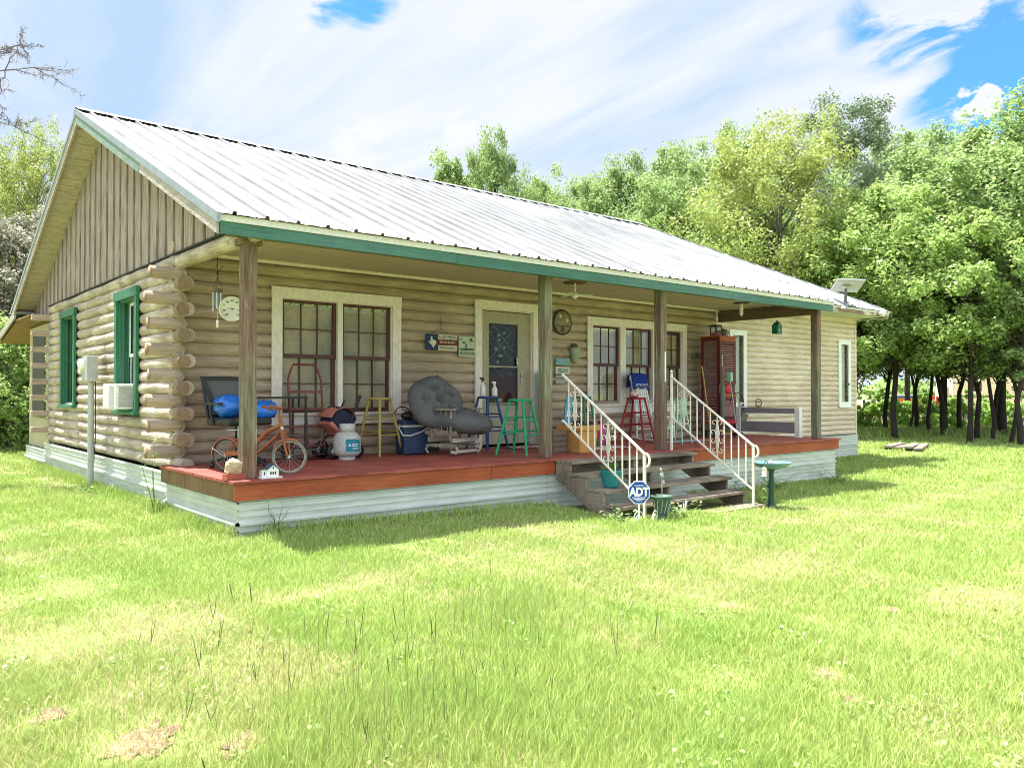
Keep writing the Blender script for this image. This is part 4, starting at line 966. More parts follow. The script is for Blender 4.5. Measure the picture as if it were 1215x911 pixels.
# cooler
M_cool=mat('navy_cooler',(.018,.04,.10),.45)
t=thing('cooler','dark blue hard cooler with white trim beside the cushioned glider','cooler',(3.02,1.72,0),-.1)
mb=MB(); mb.obox((0,0,.19),(.34,.26,.36),taper=1.08); mb.build('cooler_body',M_cool,t,bevel=.02)
mb=MB(); mb.obox((0,0,.378),(.385,.295,.028)); mb.build('rim',mat('cooler_trim',(.55,.56,.56),.5),t,bevel=.008)
mb=MB(); mb.obox((0,0,.425),(.37,.28,.065),taper=.86); mb.build('lid',M_cool,t,bevel=.015)
mb=MB(); mb.tube([(-.195,0,.37),(-.20,-.15,.26),(-.10,-.162,.255),(.06,-.162,.30),(.195,-.15,.37)],.011,6); mb.build('handle',mat('cooler_trim',(.55,.56,.56),.5),t)
t2=thing('lunch_bag','small black bag with a brown pouch lying on the cooler lid','bag',(2.98,1.72,.46),0)
mb=MB(); mb.ball((0,0,.05),.09,(1.3,.8,.6),14,9,.1,3); mb.build('bag_body',M_black,t2)
mb=MB(); mb.obox((.05,-.07,.04),(.09,.03,.05)); mb.build('pouch',mat('brown_leather',(.25,.10,.05),.7),t2,bevel=.008)
mb=MB(); mb.tube([(-.12+.12*math.cos(a),-.03,.07+.10*math.sin(a)) for a in np.linspace(0,3.1,9)],.008,5); mb.build('strap',M_black,t2)
# glider rocker with round grey cushion
M_cush=mat('grey_cushion',(.115,.115,.12),.9,(.09,.09,.095),8,bump=.35,bscale=30)
M_gw=mat('glider_wood',(.34,.28,.22),.7,(.24,.19,.15),6, grain=(26,(1.6,1.6,.10),.5,1.3))
t=thing('glider_chair','wooden glider chair with a big rounded grey cushion','chair',(3.42,1.36,0),.30)
def cushion(name,c,rx,ry,th,rot,seed,par):
    m=Matrix.Translation(c) @ Euler(rot).to_matrix().to_4x4(); mb=MB(m); n=60; rg=22; vs=[]; dimples=[(0,0,.8)]+[(.52*math.cos(a+.5),.52*math.sin(a+.5),.7) for a in np.linspace(0,5.03,5)]
    def hgt(u,v):
        rr=math.hypot(u,v); h=max(0,1-rr**3.0)**.5
        for du,dv,k in dimples: h-=.85*k*math.exp(-((u-du)**2+(v-dv)**2)/.018)
        a=math.atan2(v,u); h-=.42*(1-abs(math.sin(a*2.5+.9)))**5*min(1,rr*2.2)*(1-rr*.6)
        return max(h,.0)
    for side in (1,-1):
        for i in range(rg+1):
            rr=math.sin(i/rg*math.pi/2)
            for k in range(n):
                a=2*math.pi*k/n; u,v=rr*math.cos(a),rr*math.sin(a); q=1+.03*math.sin(a*5+seed)
                vs.append((u*rx*q,v*ry*q,side*th/2*hgt(u,v)))
    fs=[]
    for sidx in range(2):
        b=sidx*(rg+1)*n
        for i in range(rg):
            for k in range(n): fs.append((b+i*n+k,b+i*n+(k+1)%n,b+(i+1)*n+(k+1)%n,b+(i+1)*n+k))
    mb.add(vs,fs,True); o=mb.build(name,M_cush,par); return o
cushion('back_cushion',(-.20,.12,.68),.39,.37,.34,(R(66),0,R(-22)),1,t)
cushion('seat_cushion',(.08,-.12,.44),.44,.38,.32,(R(10),R(2),0),2,t)
mb=MB(); mb.ball((.16,.05,.53),.15,(1.2,.6,.5),14,9,.05,3); mb.ball((-.24,-.10,.48),.13,(.6,1.3,1.0),14,9,.05,6); mb.build('arm_cushion',M_cush,t)
for s in (-1,1):
    mb=MB(); mb.obox((s*.31,-.06,.60),(.07,.42,.025)); mb.tube([(s*.31,-.22,.59),(s*.31,-.2,.2)],.016,6); mb.tube([(s*.31,.10,.59),(s*.31,.1,.2)],.016,6); mb.build('arm',M_gw,t)
    for k in range(3): mb=MB(); mb.tube([(s*.31,-.13+.08*k,.59),(s*.30,-.16+.1*k,.30)],.009,6); mb.build('spindle',M_gw,t)
    mb=MB(); mb.obox((s*.27,-.02,.30),(.03,.50,.05)); mb.obox((s*.27,-.02,.13),(.03,.46,.035)); mb.build('side_rail',M_gw,t)
    mb=MB(); mb.tube([(s*.25,-.24,.03),(s*.25,-.28,.08),(s*.25,-.22,.14),(s*.25,.18,.14),(s*.25,.24,.08),(s*.25,.20,.03)],.015,6); mb.build('runner',mat('pale_frame',(.50,.46,.38),.6),t)
mb=MB(); mb.obox((0,-.20,.20),(.54,.03,.05)); mb.build('cross_rail',mat('pale_frame',(.50,.46,.38),.6),t)
mb=MB(); mb.obox((0,.18,.20),(.54,.03,.05)); mb.build('cross_rail',mat('pale_frame',(.50,.46,.38),.6),t)
mb=MB(); mb.obox((0,-.22,.055),(.60,.035,.035)); mb.build('cross_rail',mat('pale_frame',(.50,.46,.38),.6),t)
t=thing('broom','broom handle with a black grip standing behind the glider cushion','broom',(3.56,2.05,0),rot=(R(2),R(4),0))
mb=MB(); mb.tube([(0,0,.12),(0,0,.92)],.012,6); mb.build('handle',M_white,t)
mb=MB(); mb.tube([(0,0,.90),(0,0,1.06)],.018,6); mb.build('grip',M_black,t)
mb=MB(); mb.obox((0,0,.07),(.24,.04,.14)); mb.build('broom_head',M_black,t)
# folded iron behind the glider
# door mat and rugs
def rug(label,x,y,w,d,rz,m):
    mb=MB(); n=12; vs=[]
    for j in range(3):
        for i in range(n+1): vs.append((-w/2+w*i/n,-d/2+d*j/2,.010+.004*math.sin(i*1.9+j)))
    mb.add(vs,[(j*(n+1)+i,j*(n+1)+i+1,(j+1)*(n+1)+i+1,(j+1)*(n+1)+i) for j in range(2) for i in range(n)],True)
    o=mb.build('rug',m,fix=False); o.location=(x,y,.002); o.rotation_euler=(0,0,rz); so=o.modifiers.new('s','SOLIDIFY'); so.thickness=.010; so.offset=0; tag(o,label,'rug')
rug('red, white and black patterned mat below the storm door',5.18,1.78,.95,.42,0,mat('patterned_mat',(.35,.05,.05),.95,(.50,.48,.44),16,contrast=.04,spots=(14,.58,(.02,.02,.02))))
rug('pale pink patterned runner behind the orange planter',5.75,.95,.95,.5,.05,mat('pink_runner',(.50,.30,.30),.95,(.55,.50,.48),14,contrast=.05))
rug('grey mat under the rocking chair and red stool',7.95,1.25,1.25,.5,.05,mat('grey_mat',(.36,.33,.32),.95,(.27,.25,.25),14))
# tall welcome board
t=thing('welcome_sign','tall teal board with vertical lettering leaning beside the storm door','sign',(5.70,2.06,0),rot=(R(-3),0,0))
mb=MB(); mb.box(-.10,.10,-.01,.01,0,1.14); mb.build('board',mat('teal_board',(.22,.52,.47),.7,(.18,.44,.40),5,(3,3,.5)),t)
for i,ch in enumerate('WELCOME'): text(ch,.15,mat('teal_letter',(.02,.17,.22),.6),t,UP(0,-.0125,1.03-i*.145))
# orange planter box
M_pl=mat('ochre_planter',(.52,.27,.08),.7,(.44,.22,.06),6,bump=.15)
t=thing('planter_box','square ochre planter at the top of the steps','planter',(5.02,.62,0),.08)
mb=MB(); mb.obox((0,0,.15),(.34,.34,.30),taper=1.12); mb.build('pot',M_pl,t,bevel=.008)
mb=MB(); mb.obox((0,0,.335),(.43,.43,.075)); mb.build('rim',M_pl,t,bevel=.008)
mb=MB(); mb.box(-.19,.19,-.19,.19,.374,.378); mb.build('soil',mat('potting_soil',(.05,.035,.025),.95),t)
t=thing('wooden_crate','dark wooden crate between the planter and the porch post','crate',(4.63,.72,0),.05)
for k in range(4): mb=MB(); mb.obox((0,-.13,.05+.075*k),(.26,.015,.06)); mb.build('slat',M_beam,t)
mb=MB(); mb.box(-.13,.13,-.12,.13,0,.29); mb.build('crate_body',M_beam,t)
t=thing('water_jug','bright pink plastic jug standing on the deck by the wall','jug',(6.60,1.72,0))
mb=MB(); mb.lathe([(0,0),(.07,0),(.075,.01),(.075,.26),(.06,.29),(.035,.31),(.035,.33)],seg=20); mb.build('jug_body',mat('hot_pink_plastic',(.65,.08,.28),.4),t)
mb=MB(); mb.lathe([(0,.36),(.04,.36),(.04,.33),(0,.33)],seg=14); mb.build('lid',M_red,t)
t=thing('storage_tote','dark maroon storage tote behind the planter','tote',(6.28,1.78,0))
mb=MB(); mb.obox((0,0,.17),(.26,.26,.34),taper=1.06); mb.build('tote_body',M_maroon,t,bevel=.01); mb=MB(); mb.obox((0,0,.35),(.29,.29,.03)); mb.build('lid',M_maroon,t,bevel=.006)
t=thing('garden_sign','blue wooden paddle-shaped board leaning by the rail','sign',(5.62,1.5,.15),rot=(R(-6),R(12),0))
mb=MB(); mb.prism([(-.07,0),(.07,0),(.09,.55),(.05,.68),(-.03,.68),(-.06,.55)],-.01,.01); mb.build('board',mat('sky_blue_board',(.06,.26,.42),.6,(.10,.36,.50),5),t)
mb=MB(); mb.prism([(-.03,.30),(.03,.32),(.02,.42),(-.02,.40)],-.014,-.011); mb.build('painted_mark',M_white,t)
# rocking chair with towel
t=thing('rocking_chair','white rocking chair draped with a blue towel in front of the triple window','chair',(7.98,1.76,0),.16)
for s in (-1,1):
    mb=MB(); mb.tube([(s*.25,.28+.0,.0+.055),(s*.25,.1,.02),(s*.25,-.15,.02),(s*.25,-.40,.07)],.015,6); mb.build('runner',M_white,t)
    mb=MB(); mb.tube([(s*.25,-.24,.04),(s*.25,-.24,.66)],.018,8); mb.build('front_leg',M_white,t)
    mb=MB(); mb.tube([(s*.24,.20,.04),(s*.24,.20,.40),(s*.22,.34,1.12)],.018,8); mb.build('rear_post',M_white,t)
    mb=MB(); mb.obox((s*.26,-.04,.67),(.075,.56,.022)); mb.build('arm',M_white,t)
mb=MB()
for k in range(6): mb.obox((0,-.22+.08*k,.405),(.52,.07,.02))
mb.build('seat',M_white,t)
for k in range(6): mb=MB(); mb.beam((-.175+.07*k,.21,.42),(-.165+.066*k,.33,1.06),.045,.014,(0,1,0)); mb.build('back_slat',M_white,t)
for q in (((-.25,.33,1.08),(.25,.33,1.08),.02,.09),((-.24,.2,.2),(.24,.2,.2),.02,.03),((-.25,-.24,.22),(.25,-.24,.22),.02,.03)): mb=MB(); mb.beam(*q); mb.build('cross_rail',M_white,t)
M_tow=mat('royal_blue_towel',(.008,.035,.28),.9,(.006,.025,.2),9,bump=.3)
mb=MB(); n=16; vs=[]; rows=[(.365,.92),(.36,1.0),(.355,1.13),(.325,1.155),(.295,1.13),(.275,1.02),(.262,.95),(.255,.90)]
for i in range(n+1):
    x=-.29+.55*i/n
    for j,(yy,zz) in enumerate(rows): vs.append((x*(1-.10*(zz-.8)/.35),yy-.012*math.sin(i*1.7+j*.6)-(.015 if j>3 else -.02),zz-.02*math.sin(i*.9)*(j>5)-(.015 if abs(x)>.2 else 0)))
m_=len(rows); mb.add(vs,[(i*m_+j,i*m_+j+1,(i+1)*m_+j+1,(i+1)*m_+j) for i in range(n) for j in range(m_-1)],True)
o=mb.build('towel',M_tow,fix=False); so=o.modifiers.new('s','SOLIDIFY'); so.thickness=.008; so.offset=0
o.location=(7.98,1.76,0); o.rotation_euler=(0,0,.16); tag(o,'royal blue towel with a white printed band over the rocking chair','towel')
mb=MB()
for k in range(9): mb.obox((-.19+.045*k,.236,.955+.004*(k%3)),(.03,.004,.014+.004*(k%2)))
mb.obox((0,.234,.925),(.44,.003,.006)); mb.build('printed_band',M_white,o)
t=thing('folded_cloth','small checked red and white cloth on the red stool','cloth',(7.0,1.34,.742))
mb=MB(); mb.ball((0,0,.05),.09,(1.1,.8,.7),12,8,.12,8); mb.build('cloth_bundle',mat('checked_cloth',(.45,.12,.12),.9,(.6,.55,.52),24,contrast=.05),t)
# louvred shutter cabinet
M_lou=mat('maroon_shutter',(.14,.012,.02),.5,(.10,.01,.015),7); M_louo=mat('orange_wood',(.38,.09,.02),.6,(.30,.07,.02),6)
t=thing('shutter_cabinet','tall maroon cabinet made of louvred shutters in the porch corner','cabinet',(9.66,1.62,0))
def louvre(x0,y0,x1,y1,z0,z1,n,m,name='louvred_panel',gap=None):
    d=Vector((x1-x0,y1-y0,0)); w=d.length; d.normalize(); nn=Vector((d.y,-d.x,0)); mb=MB(); t_=.05
    p=lambda a: Vector((x0,y0,0))+d*a
    for a in (0,w-t_): q=p(a+t_/2); mb.beam(q+Vector((0,0,z0)),q+Vector((0,0,z1)),t_,.025,nn)
    for z in (z0+.03,z1-.03): mb.beam(p(t_)+Vector((0,0,z)),p(w-t_)+Vector((0,0,z)),.025,.06)
    o=mb.build(name,m,t); mb=MB()
    for k in range(n):
        z=z0+.07+(z1-z0-.14)*(k+.5)/n; mb.beam(p(t_)+Vector((0,0,z)),p(w-t_)+Vector((0,0,z)),.034,.009,nn*.9+Vector((0,0,.6)))
    mb.build('slats',mat('lit_slat',(.34,.20,.18),.7,(.24,.09,.09),9),o); return o  # pale slat colour stands in for light on the slats and between them
louvre(0,.40,0,0,.06,1.85,34,M_lou); louvre(0,0,.50,0,.97,1.78,15,M_lou); louvre(0,0,.50,0,.30,.74,9,M_lou)
mb=MB(); mb.box(-.02,.53,-.02,.42,1.85,1.875); mb.box(.02,.50,-.012,.0,1.78,1.85); mb.box(.02,.50,-.02,.38,.74,.80); mb.box(0,.5,0,.4,.06,.09); mb.build('cabinet_top',M_louo,t)
mb=MB(); mb.box(-.01,.52,-.02,.40,.24,.30); mb.build('red_shelf',mat('bright_red',(.50,.02,.02),.5),t)
mb=MB(); mb.box(.49,.51,.0,.4,.06,1.85); mb.box(.0,.5,.39,.41,.06,1.85); mb.build('cabinet_back',mat('pale_ply',(.40,.36,.33),.8),t)
for xx in (0.01,.48): mb=MB(); mb.box(xx,xx+.03,0,.03,0,.3); mb.build('leg',M_lou,t)
mb=MB(); mb.lathe([(0,0),(.07,0),(.085,.03),(.085,.2),(.06,.235),(0,.24)],seg=18); o=mb.build('red_bucket',mat('scarlet_plastic',(.70,.015,.06),.35)); o.location=(9.98,1.70,.80); tag(o,'scarlet plastic bucket upside down in the cabinet gap','bucket')
t2=thing('wire_basket','coil of pale wire hanging in the cabinet gap','wire',(9.78,1.66,.80))
mb=MB()
for k in range(4): mb.tube([(.09*math.cos(a+k)*(.7+.1*k),-.03+.02*k,.09+.075*math.sin(a+k*.7)) for a in np.linspace(0,5.8,14)],.006,5)
mb.build('wire_coil',M_white,t2)
# things on the cabinet
t2=thing('lantern','black lantern with a red base on top of the cabinet','lantern',(9.74,1.75,1.877))
mb=MB(); mb.box(-.085,.085,-.07,.07,.0,.05); mb.build('base',mat('dull_red',(.28,.07,.07),.6),t2)
mb=MB(); 
for sx in (-.08,.08):
    for sy in (-.065,.065): mb.box(sx-.008,sx+.008,sy-.008,sy+.008,.05,.19)
mb.box(-.09,.09,-.075,.075,.17,.20); mb.box(-.088,.088,-.072,-.066,.05,.09); mb.build('lantern_frame',M_black,t2)
mb=MB(); mb.box(-.07,.07,-.055,.055,.05,.17); mb.build('lantern_glass',M_glassd,t2)
t2=thing('glass_jar','clear greenish jar with a pale rim next to the lantern','jar',(10.06,1.78,1.877))
mb=MB(); mb.lathe([(0,0),(.05,0),(.055,.02),(.055,.13),(.045,.15)],seg=18); mb.build('jar_body',mat('green_glass_jar',(.22,.24,.17),.2),t2); mb=MB(); mb.lathe([(.047,.14),(.05,.14),(.05,.165),(0,.165)],seg=18); mb.build('jar_rim',M_trim,t2)
t2=thing('small_basket','small dark basket between lantern and jar','basket',(9.92,1.72,1.877))
mb=MB(); mb.lathe([(0,0),(.05,0),(.065,.10),(.06,.10),(.045,.02)],seg=16); mb.build('basket_body',M_beam,t2)
# garden tools leaning by the cabinet
t2=thing('push_broom','wooden broom handle leaning left of the cabinet','broom',(9.52,1.70,0),rot=(R(-3),R(-8),0))
mb=MB(); mb.tube([(0,0,.1),(0,0,1.32)],.014,6); mb.build('handle',mat('yellow_wood',(.50,.33,.12),.7),t2); mb=MB(); mb.obox((0,0,.06),(.30,.05,.12)); mb.build('brush',M_black,t2)
t2=thing('garden_rake','dark handled garden rake leaning on the wall by the cabinet','rake',(9.50,1.86,0),rot=(R(-4),R(-3),0))
mb=MB(); mb.tube([(0,0,.0),(0,0,1.45)],.013,6); mb.build('handle',M_beam,t2)
mb=MB(); mb.beam((-.15,0,1.46),(.15,0,1.46),.02,.02)
for k in range(9): mb.beam((-.14+.035*k,0,1.46),(-.14+.035*k,-.02,1.56),.006,.006)
mb.build('rake_head',M_black,t2)
t2=thing('umbrella','closed grey and black umbrella leaning against the cabinet','umbrella',(9.60,1.50,0),rot=(R(-2),R(2),0))
mb=MB(); mb.lathe([(.006,.0),(.012,.25),(.045,.45),(.05,.8),(.02,1.25),(.012,1.3)],seg=10); mb.build('canopy',mat('grey_green_canvas',(.20,.20,.16),.9,(.12,.13,.11),9),t2); mb=MB(); mb.tube([(0,0,1.3),(0,0,1.52)],.01,6); mb.build('shaft',M_steel,t2)
t2=thing('string_trimmer','string trimmer with a curved black guard in front of the cabinet','trimmer',(9.70,1.38,0))
mb=MB(); mb.tube([(-.05,0,1.02),(.05,0,.6),(.16,0,.08)],.012,6); mb.build('shaft',M_steel,t2); mb=MB(); mb.tube([(.16+.22*math.cos(a),0,.58+.24*math.sin(a)) for a in np.linspace(.2,3.0,10)],.008,5); mb.obox((.16,0,.06),(.18,.14,.05)); mb.build('guard',M_black,t2)
mb=MB(); mb.obox((-.05,0,1.10),(.07,.07,.16)); mb.build('motor',M_sea,t2)
# grey bench at the end of the deck
M_bg=mat('grey_bench_paint',(.26,.25,.27),.6,(.22,.21,.23),5)
t=thing('porch_bench','grey and white bench frame at the right end of the deck','bench',(10.66,1.28,0))
for y in (-.66,.60): mb=MB(); mb.obox((0,y,.27),(.10,.10,.54)); mb.build('leg',M_white,t,bevel=.004)
mb=MB(); mb.box(-.015,.015,-.61,.55,.43,.53); mb.build('top_rail',M_bg,t); mb=MB(); mb.box(-.015,.015,-.61,.55,.07,.27); mb.build('bottom_panel',M_bg,t)
mb=MB(); mb.obox((.0,.50,.32),(.012,.16,.22),(R(25),0,0)); mb.build('corner_brace',M_sea if False else mat('pale_green_brace',(.42,.46,.32),.7),t)
t2=thing('cable_coil','black wire plant hook and cable draped on the bench end','cable',(10.66,1.70,.545))
mb=MB(); mb.tube([(0,-.25+.07*math.cos(a),.075+.075*math.sin(a)) for a in np.linspace(0,2*math.pi,17)[:-1]],.007,5,closed=True); mb.tube([(0,-.25+.04*math.cos(a),.06+.04*math.sin(a)) for a in np.linspace(0,2*math.pi,13)[:-1]],.006,5,closed=True); mb.box(-.03,.03,-.30,.12,0,.012); mb.build('hook_coil',M_black,t2)
mb=MB(); mb.tube([(-.02,.1,.0),(-.02,.16,.13),(-.02,.25,.25),(-.02,.36,.30)],.005,5); mb.tube([(-.02,.05,.0),(-.03,.10,-.1),(-.03,.12,-.2)],.006,5); mb.build('cable',M_black,t2)
t2=thing('paint_can','small white tub beside the cable coil on the bench','tub',(10.66,1.84,.54)); mb=MB(); mb.lathe([(0,0),(.045,0),(.05,.09),(0,.09)],seg=16); mb.build('tub_body',M_white,t2); mb=MB(); mb.obox((0,-.05,.04),(.03,.03,.06)); mb.build('red_handle',M_red,t2)
# ================================================================ WALL HUNG THINGS
YW=2.155
t=thing('wall_sign','wide navy, cream and maroon sign with a white state outline','sign',(3.845,YW-.02,1.535),0,'small signs on the log wall')
M_nav=mat('navy_sign',(.012,.03,.10),.6); M_cre=mat('cream_sign',(.66,.62,.48),.7); M_mar=mat('maroon_sign',(.20,.015,.03),.6)
mb=MB(); mb.box(-.265,-.065,-.01,.008,-.115,.115); mb.build('navy_panel',M_nav,t)
for z0,z1,m,tx,sz,tm in ((.045,.115,M_cre,'GOD MADE',.062,mat('dark_letter',(.07,.06,.06),.6)),(-.032,.036,M_mar,'TEXAS BORN',.052,M_cre),(-.115,-.041,M_cre,'TEXAS RAISED',.048,mat('dark_letter',(.07,.06,.06),.6))):
    mb=MB(); mb.box(-.06,.265,-.01,.008,z0,z1); pl_=mb.build('plank',m,t); text(tx,sz,tm,pl_,UP(.1,-.0115,(z0+z1)/2),sx=.9)
TX=[(-.35,.95),(.0,.95),(.0,.45),(.35,.35),(.85,.28),(.95,-.1),(.85,-.35),(.45,-.62),(.38,-1.0),(.12,-.9),(-.1,-.5),(-.35,-.42),(-.55,-.25),(-.95,.12),(-.35,.12)]
mb=MB(); mb.prism([(-.165+.075*a,.0+.085*b) for a,b in TX],-.014,-.0105); mb.build('state_outline',M_cre,t)
mb=MB(); mb.tube([(-.19,0,.115),(-.005,0,.20),(.13,0,.115)],.004,5); mb.tube([(-.005,0,.20),(-.005,.01,.36)],.005,5); mb.build('hanger',M_beam,t)
t=thing('wall_plaque','pale green pictorial plaque between the navy sign and door','plaque',(4.30,YW-.02,1.49),0,'small signs on the log wall')
mb=MB(); mb.box(-.145,.145,-.008,.008,-.15,.15); mb.build('plaque_board',mat('mint_plaque',(.48,.54,.42),.6),t)
mb=MB(); dk=[(-.11,.10,.03,.02),(-.06,.06,.05,.03),(.07,.10,.05,.05),(.11,.08,.02,.02),(-.02,.0,.02,.10)]
for a,b,w_,h_ in dk: mb.box(a-w_/2,a+w_/2,-.0105,-.0085,b-h_/2,b+h_/2)
mb.box(-.125,.125,-.0105,-.0085,-.055,-.025); mb.box(-.125,.125,-.0105,-.0085,-.118,-.08); mb.build('printed_picture',mat('plaque_ink',(.09,.12,.09),.6),t)
mb=MB(); 
for k in range(7): mb.box(-.10+.03*k,-.085+.03*k,-.012,-.0108,-.11,-.09)
mb.build('printed_words',mat('mint_plaque',(.48,.54,.42),.6),t)
t=thing('house_number','small black holder with a white number 12 right of the door','number sign',(5.85,YW-.01,1.33))
mb=MB(); mb.box(-.075,.075,-.012,.008,-.095,.12); mb.build('holder',M_black,t); mb=MB(); mb.box(-.06,.06,-.016,-.0125,-.08,.04); q=mb.build('number_card',M_white,t); text('12',.115,M_black,q,UP(0,-.0175,-.02),sx=.8)
t=thing('fish_ornament','small dark metal ornament above the house number','ornament',(5.84,YW-.01,1.50)); mb=MB(); mb.ball((0,0,0),.05,(1.5,.2,.7),12,8,.1,2); mb.prism([(.05,0),(.10,.04),(.10,-.04)],-.008,.008); mb.build('ornament_body',M_steel,t)
t=thing('round_plaque','round black framed plaque partly behind the second porch post','plaque',(6.24,YW-.02,1.96))
mb=MB(); mb.lathe([(0,-.008),(.19,-.008),(.19,.008),(0,.008)],seg=32,axis='y'); mb.build('disc',mat('brown_disc',(.22,.17,.12),.7,(.34,.29,.22),9),t)
mb=MB(); mb.tube([(.195*math.cos(a),0,.195*math.sin(a)) for a in np.linspace(0,2*math.pi,33)[:-1]],.014,8,closed=True); mb.build('rim',M_black,t)
for a,b,r_,m in ((-.05,.10,.03,M_cre),(.10,.04,.03,M_cre),(.03,.05,.035,mat('tan_dot',(.42,.26,.16),.7)),(.0,-.12,.05,M_beam),(.08,.12,.03,mat('tan_dot',(.42,.26,.16),.7))): mb=MB(); mb.lathe([(0,-.012),(r_,-.012),(r_,-.008)],(a,0,b),12,'y'); mb.build('decoration',m,t)
mb=MB(); mb.box(-.13,.14,-.0115,-.009,-.075,-.045); mb.build('painted_band',M_beam,t)
t=thing('wall_vase','pale green wall pocket vase under the round plaque','vase',(6.50,YW-.05,1.45))
mb=MB(); mb.lathe([(.0,-.16),(.03,-.155),(.055,-.10),(.085,.06),(.09,.10),(.08,.105)],seg=20); mb.build('vase_body',mat('sage_ceramic',(.36,.42,.29),.5,(.28,.34,.22),8),t); mb=MB(); mb.ball((-.01,0,.13),.05,(1.2,1,.8),10,7,.25,4); mb.build('dried_flowers',M_beam,t)
t=thing('hanging_sign','blue over white plank sign hanging beside the second post','sign',(6.25,YW-.02,1.22))
mb=MB(); mb.box(-.16,.15,-.008,.008,.045,.15); mb.build('blue_plank',mat('pale_blue_plank',(.22,.42,.46),.7,(.16,.33,.37),8),t)
mb=MB(); mb.box(-.16,.15,-.008,.008,-.10,.015); q=mb.build('white_plank',M_cre,t); text('RELAX',.085,mat('teal_letter',(.02,.17,.22),.6),q,UP(-.005,-.0095,-.045),sx=.9)
mb=MB(); 
for k in range(4): mb.tube([(-.12+.07*k+.02*i,-.010,.095+.018*math.sin(i*2+k)) for i in range(4)],.004,4)
mb.build('painted_waves',mat('pale_paint',(.6,.68,.66),.6),t)
mb=MB(); mb.tube([(.13,0,.15),(-.01,.01,.30)],.003,4); mb.tube([(-.14,0,.15),(-.01,.01,.30)],.003,4); mb.box(-.13,-.125,-.004,.004,-.2,.05); mb.build('cord',M_beam,t)
mb=MB(); mb.box(-.16,.10,-.008,.008,-.16,-.12); mb.box(-.16,.02,-.008,.008,-.26,-.19); mb.build('lower_plank',mat('grey_plank',(.40,.42,.42),.7),t)
# thermometer hung near the corner post
t=thing('dial_thermometer','round cream dial thermometer hanging left of the corner post','thermometer',(.415,1.18,1.70),-.30)
mb=MB(); mb.lathe([(0,-.012),(.118,-.012),(.128,-.02),(.134,-.012),(.134,.012),(0,.015)],seg=40,axis='y'); mb.build('dial',mat('cream_dial',(.66,.64,.50),.5),t)
md=mat('dial_ink',(.09,.09,.08),.6)
for i,s in enumerate(('-40','-20','0','20','40','60','80','100','120')):
    a=R(225-i*33.75); text(s,.030,md,t,UP(.086*math.cos(a),-.0145,.086*math.sin(a)))
mb=MB()
for i in range(41): a=R(225-i*6.75); mb.beam((.106*math.cos(a),-.0135,.106*math.sin(a)),(.113*math.cos(a),-.0135,.113*math.sin(a)),.0015,.0015)
mb.build('tick_marks',md,t)
mb=MB(); mb.beam((-.045,-.018,.006),(.095,-.018,-.010),.006,.002); mb.lathe([(0,-.022),(.008,-.022),(.008,-.014)],seg=10,axis='y'); mb.build('needle',M_black,t)
t=thing('wind_chime','wind chime of pale tubes hanging from the ceiling by the corner','wind chime',(.285,1.25,2.0))
mb=MB(); mb.tube([(0,0,-.03),(0,0,.44)],.003,5)
for a in (0,2.1,4.2): mb.tube([(0,0,.04),(.055*math.cos(a),.055*math.sin(a),-.08)],.002,4); mb.tube([(0,0,.08),(.06*math.cos(a),.06*math.sin(a),.16)],.003,4)
mb.ball((0,0,.07),.014); mb.build('cord',M_black,t)
mb=MB(); mb.lathe([(.0,-.08),(.05,-.09),(.055,-.125),(0,-.125)],seg=16); mb.build('crown_disc',M_beam,t)
for k in range(6): a=k*1.047; mb=MB(); mb.tube([(.044*math.cos(a),.044*math.sin(a),-.13),(.044*math.cos(a),.044*math.sin(a),-.33+.03*(k%3))],.008,6); mb.build('chime_tube',M_steel,t)
mb=MB(); mb.tube([(0,0,-.12),(0,0,-.42)],.002,4); mb.box(-.012,.012,-.003,.003,-.50,-.42); mb.build('clapper',M_trim,t)
# ceiling lamps, fan
t=thing('ceiling_fan','white ceiling fixture with a dark plate behind the second post','ceiling fan',(5.45,1.12,2.43))
mb=MB(); mb.lathe([(0,0),(.17,0),(.17,-.015),(0,-.02)],seg=24); mb.build('ceiling_plate',M_beam,t); mb=MB(); mb.tube([(0,0,-.01),(0,0,-.16)],.013,8); mb.build('downrod',M_white,t); mb=MB(); mb.lathe([(0,-.14),(.03,-.15),(.05,-.19),(.05,-.22),(.0,-.25)],seg=18); mb.build('motor',M_white,t)
for a in (-.55,1.55,3.65): mb=MB(Matrix.Rotation(a,4,'Z')); mb.box(.03,.26,-.035,.035,-.195,-.187); mb.build('blade',M_white,t)
t=thing('bulb_lamp','bare white bulb holder on the ceiling above the cabinet','ceiling lamp',(9.62,1.12,2.43))
mb=MB(); mb.lathe([(0,0),(.14,0),(.14,-.012),(0,-.015)],seg=20); mb.build('ceiling_plate',M_black,t); mb=MB(); mb.lathe([(0,0),(.035,-.01),(.028,-.06),(.04,-.12),(.03,-.16),(.035,-.2),(.0,-.25)],seg=16); mb.build('lamp_holder',M_white,t)
t=thing('hanging_birdhouse','small green birdhouse hanging from the brown porch beam','birdhouse',(10.47,.93,2.02))
mb=MB(); mb.prism([(-.075,-.12),(.075,-.12),(.075,.03),(0,.10),(-.075,.03)],-.06,.06); mb.build('house_body',mat('teal_green_tin',(.01,.16,.10),.5,(.01,.11,.07),8),t,bevel=.004)
mb=MB(); mb.tube([(0,0,.10),(0,0,.20)],.004,4); mb.ball((0,0,.11),.018); mb.obox((.085,0,.05),(.05,.03,.03)); mb.build('hook',M_beam,t); mb=MB(); mb.lathe([(0,-.063),(.02,-.063),(.02,-.06)],(-.02,0,-.05),10,'y'); mb.build('entry_hole',M_cre,t)
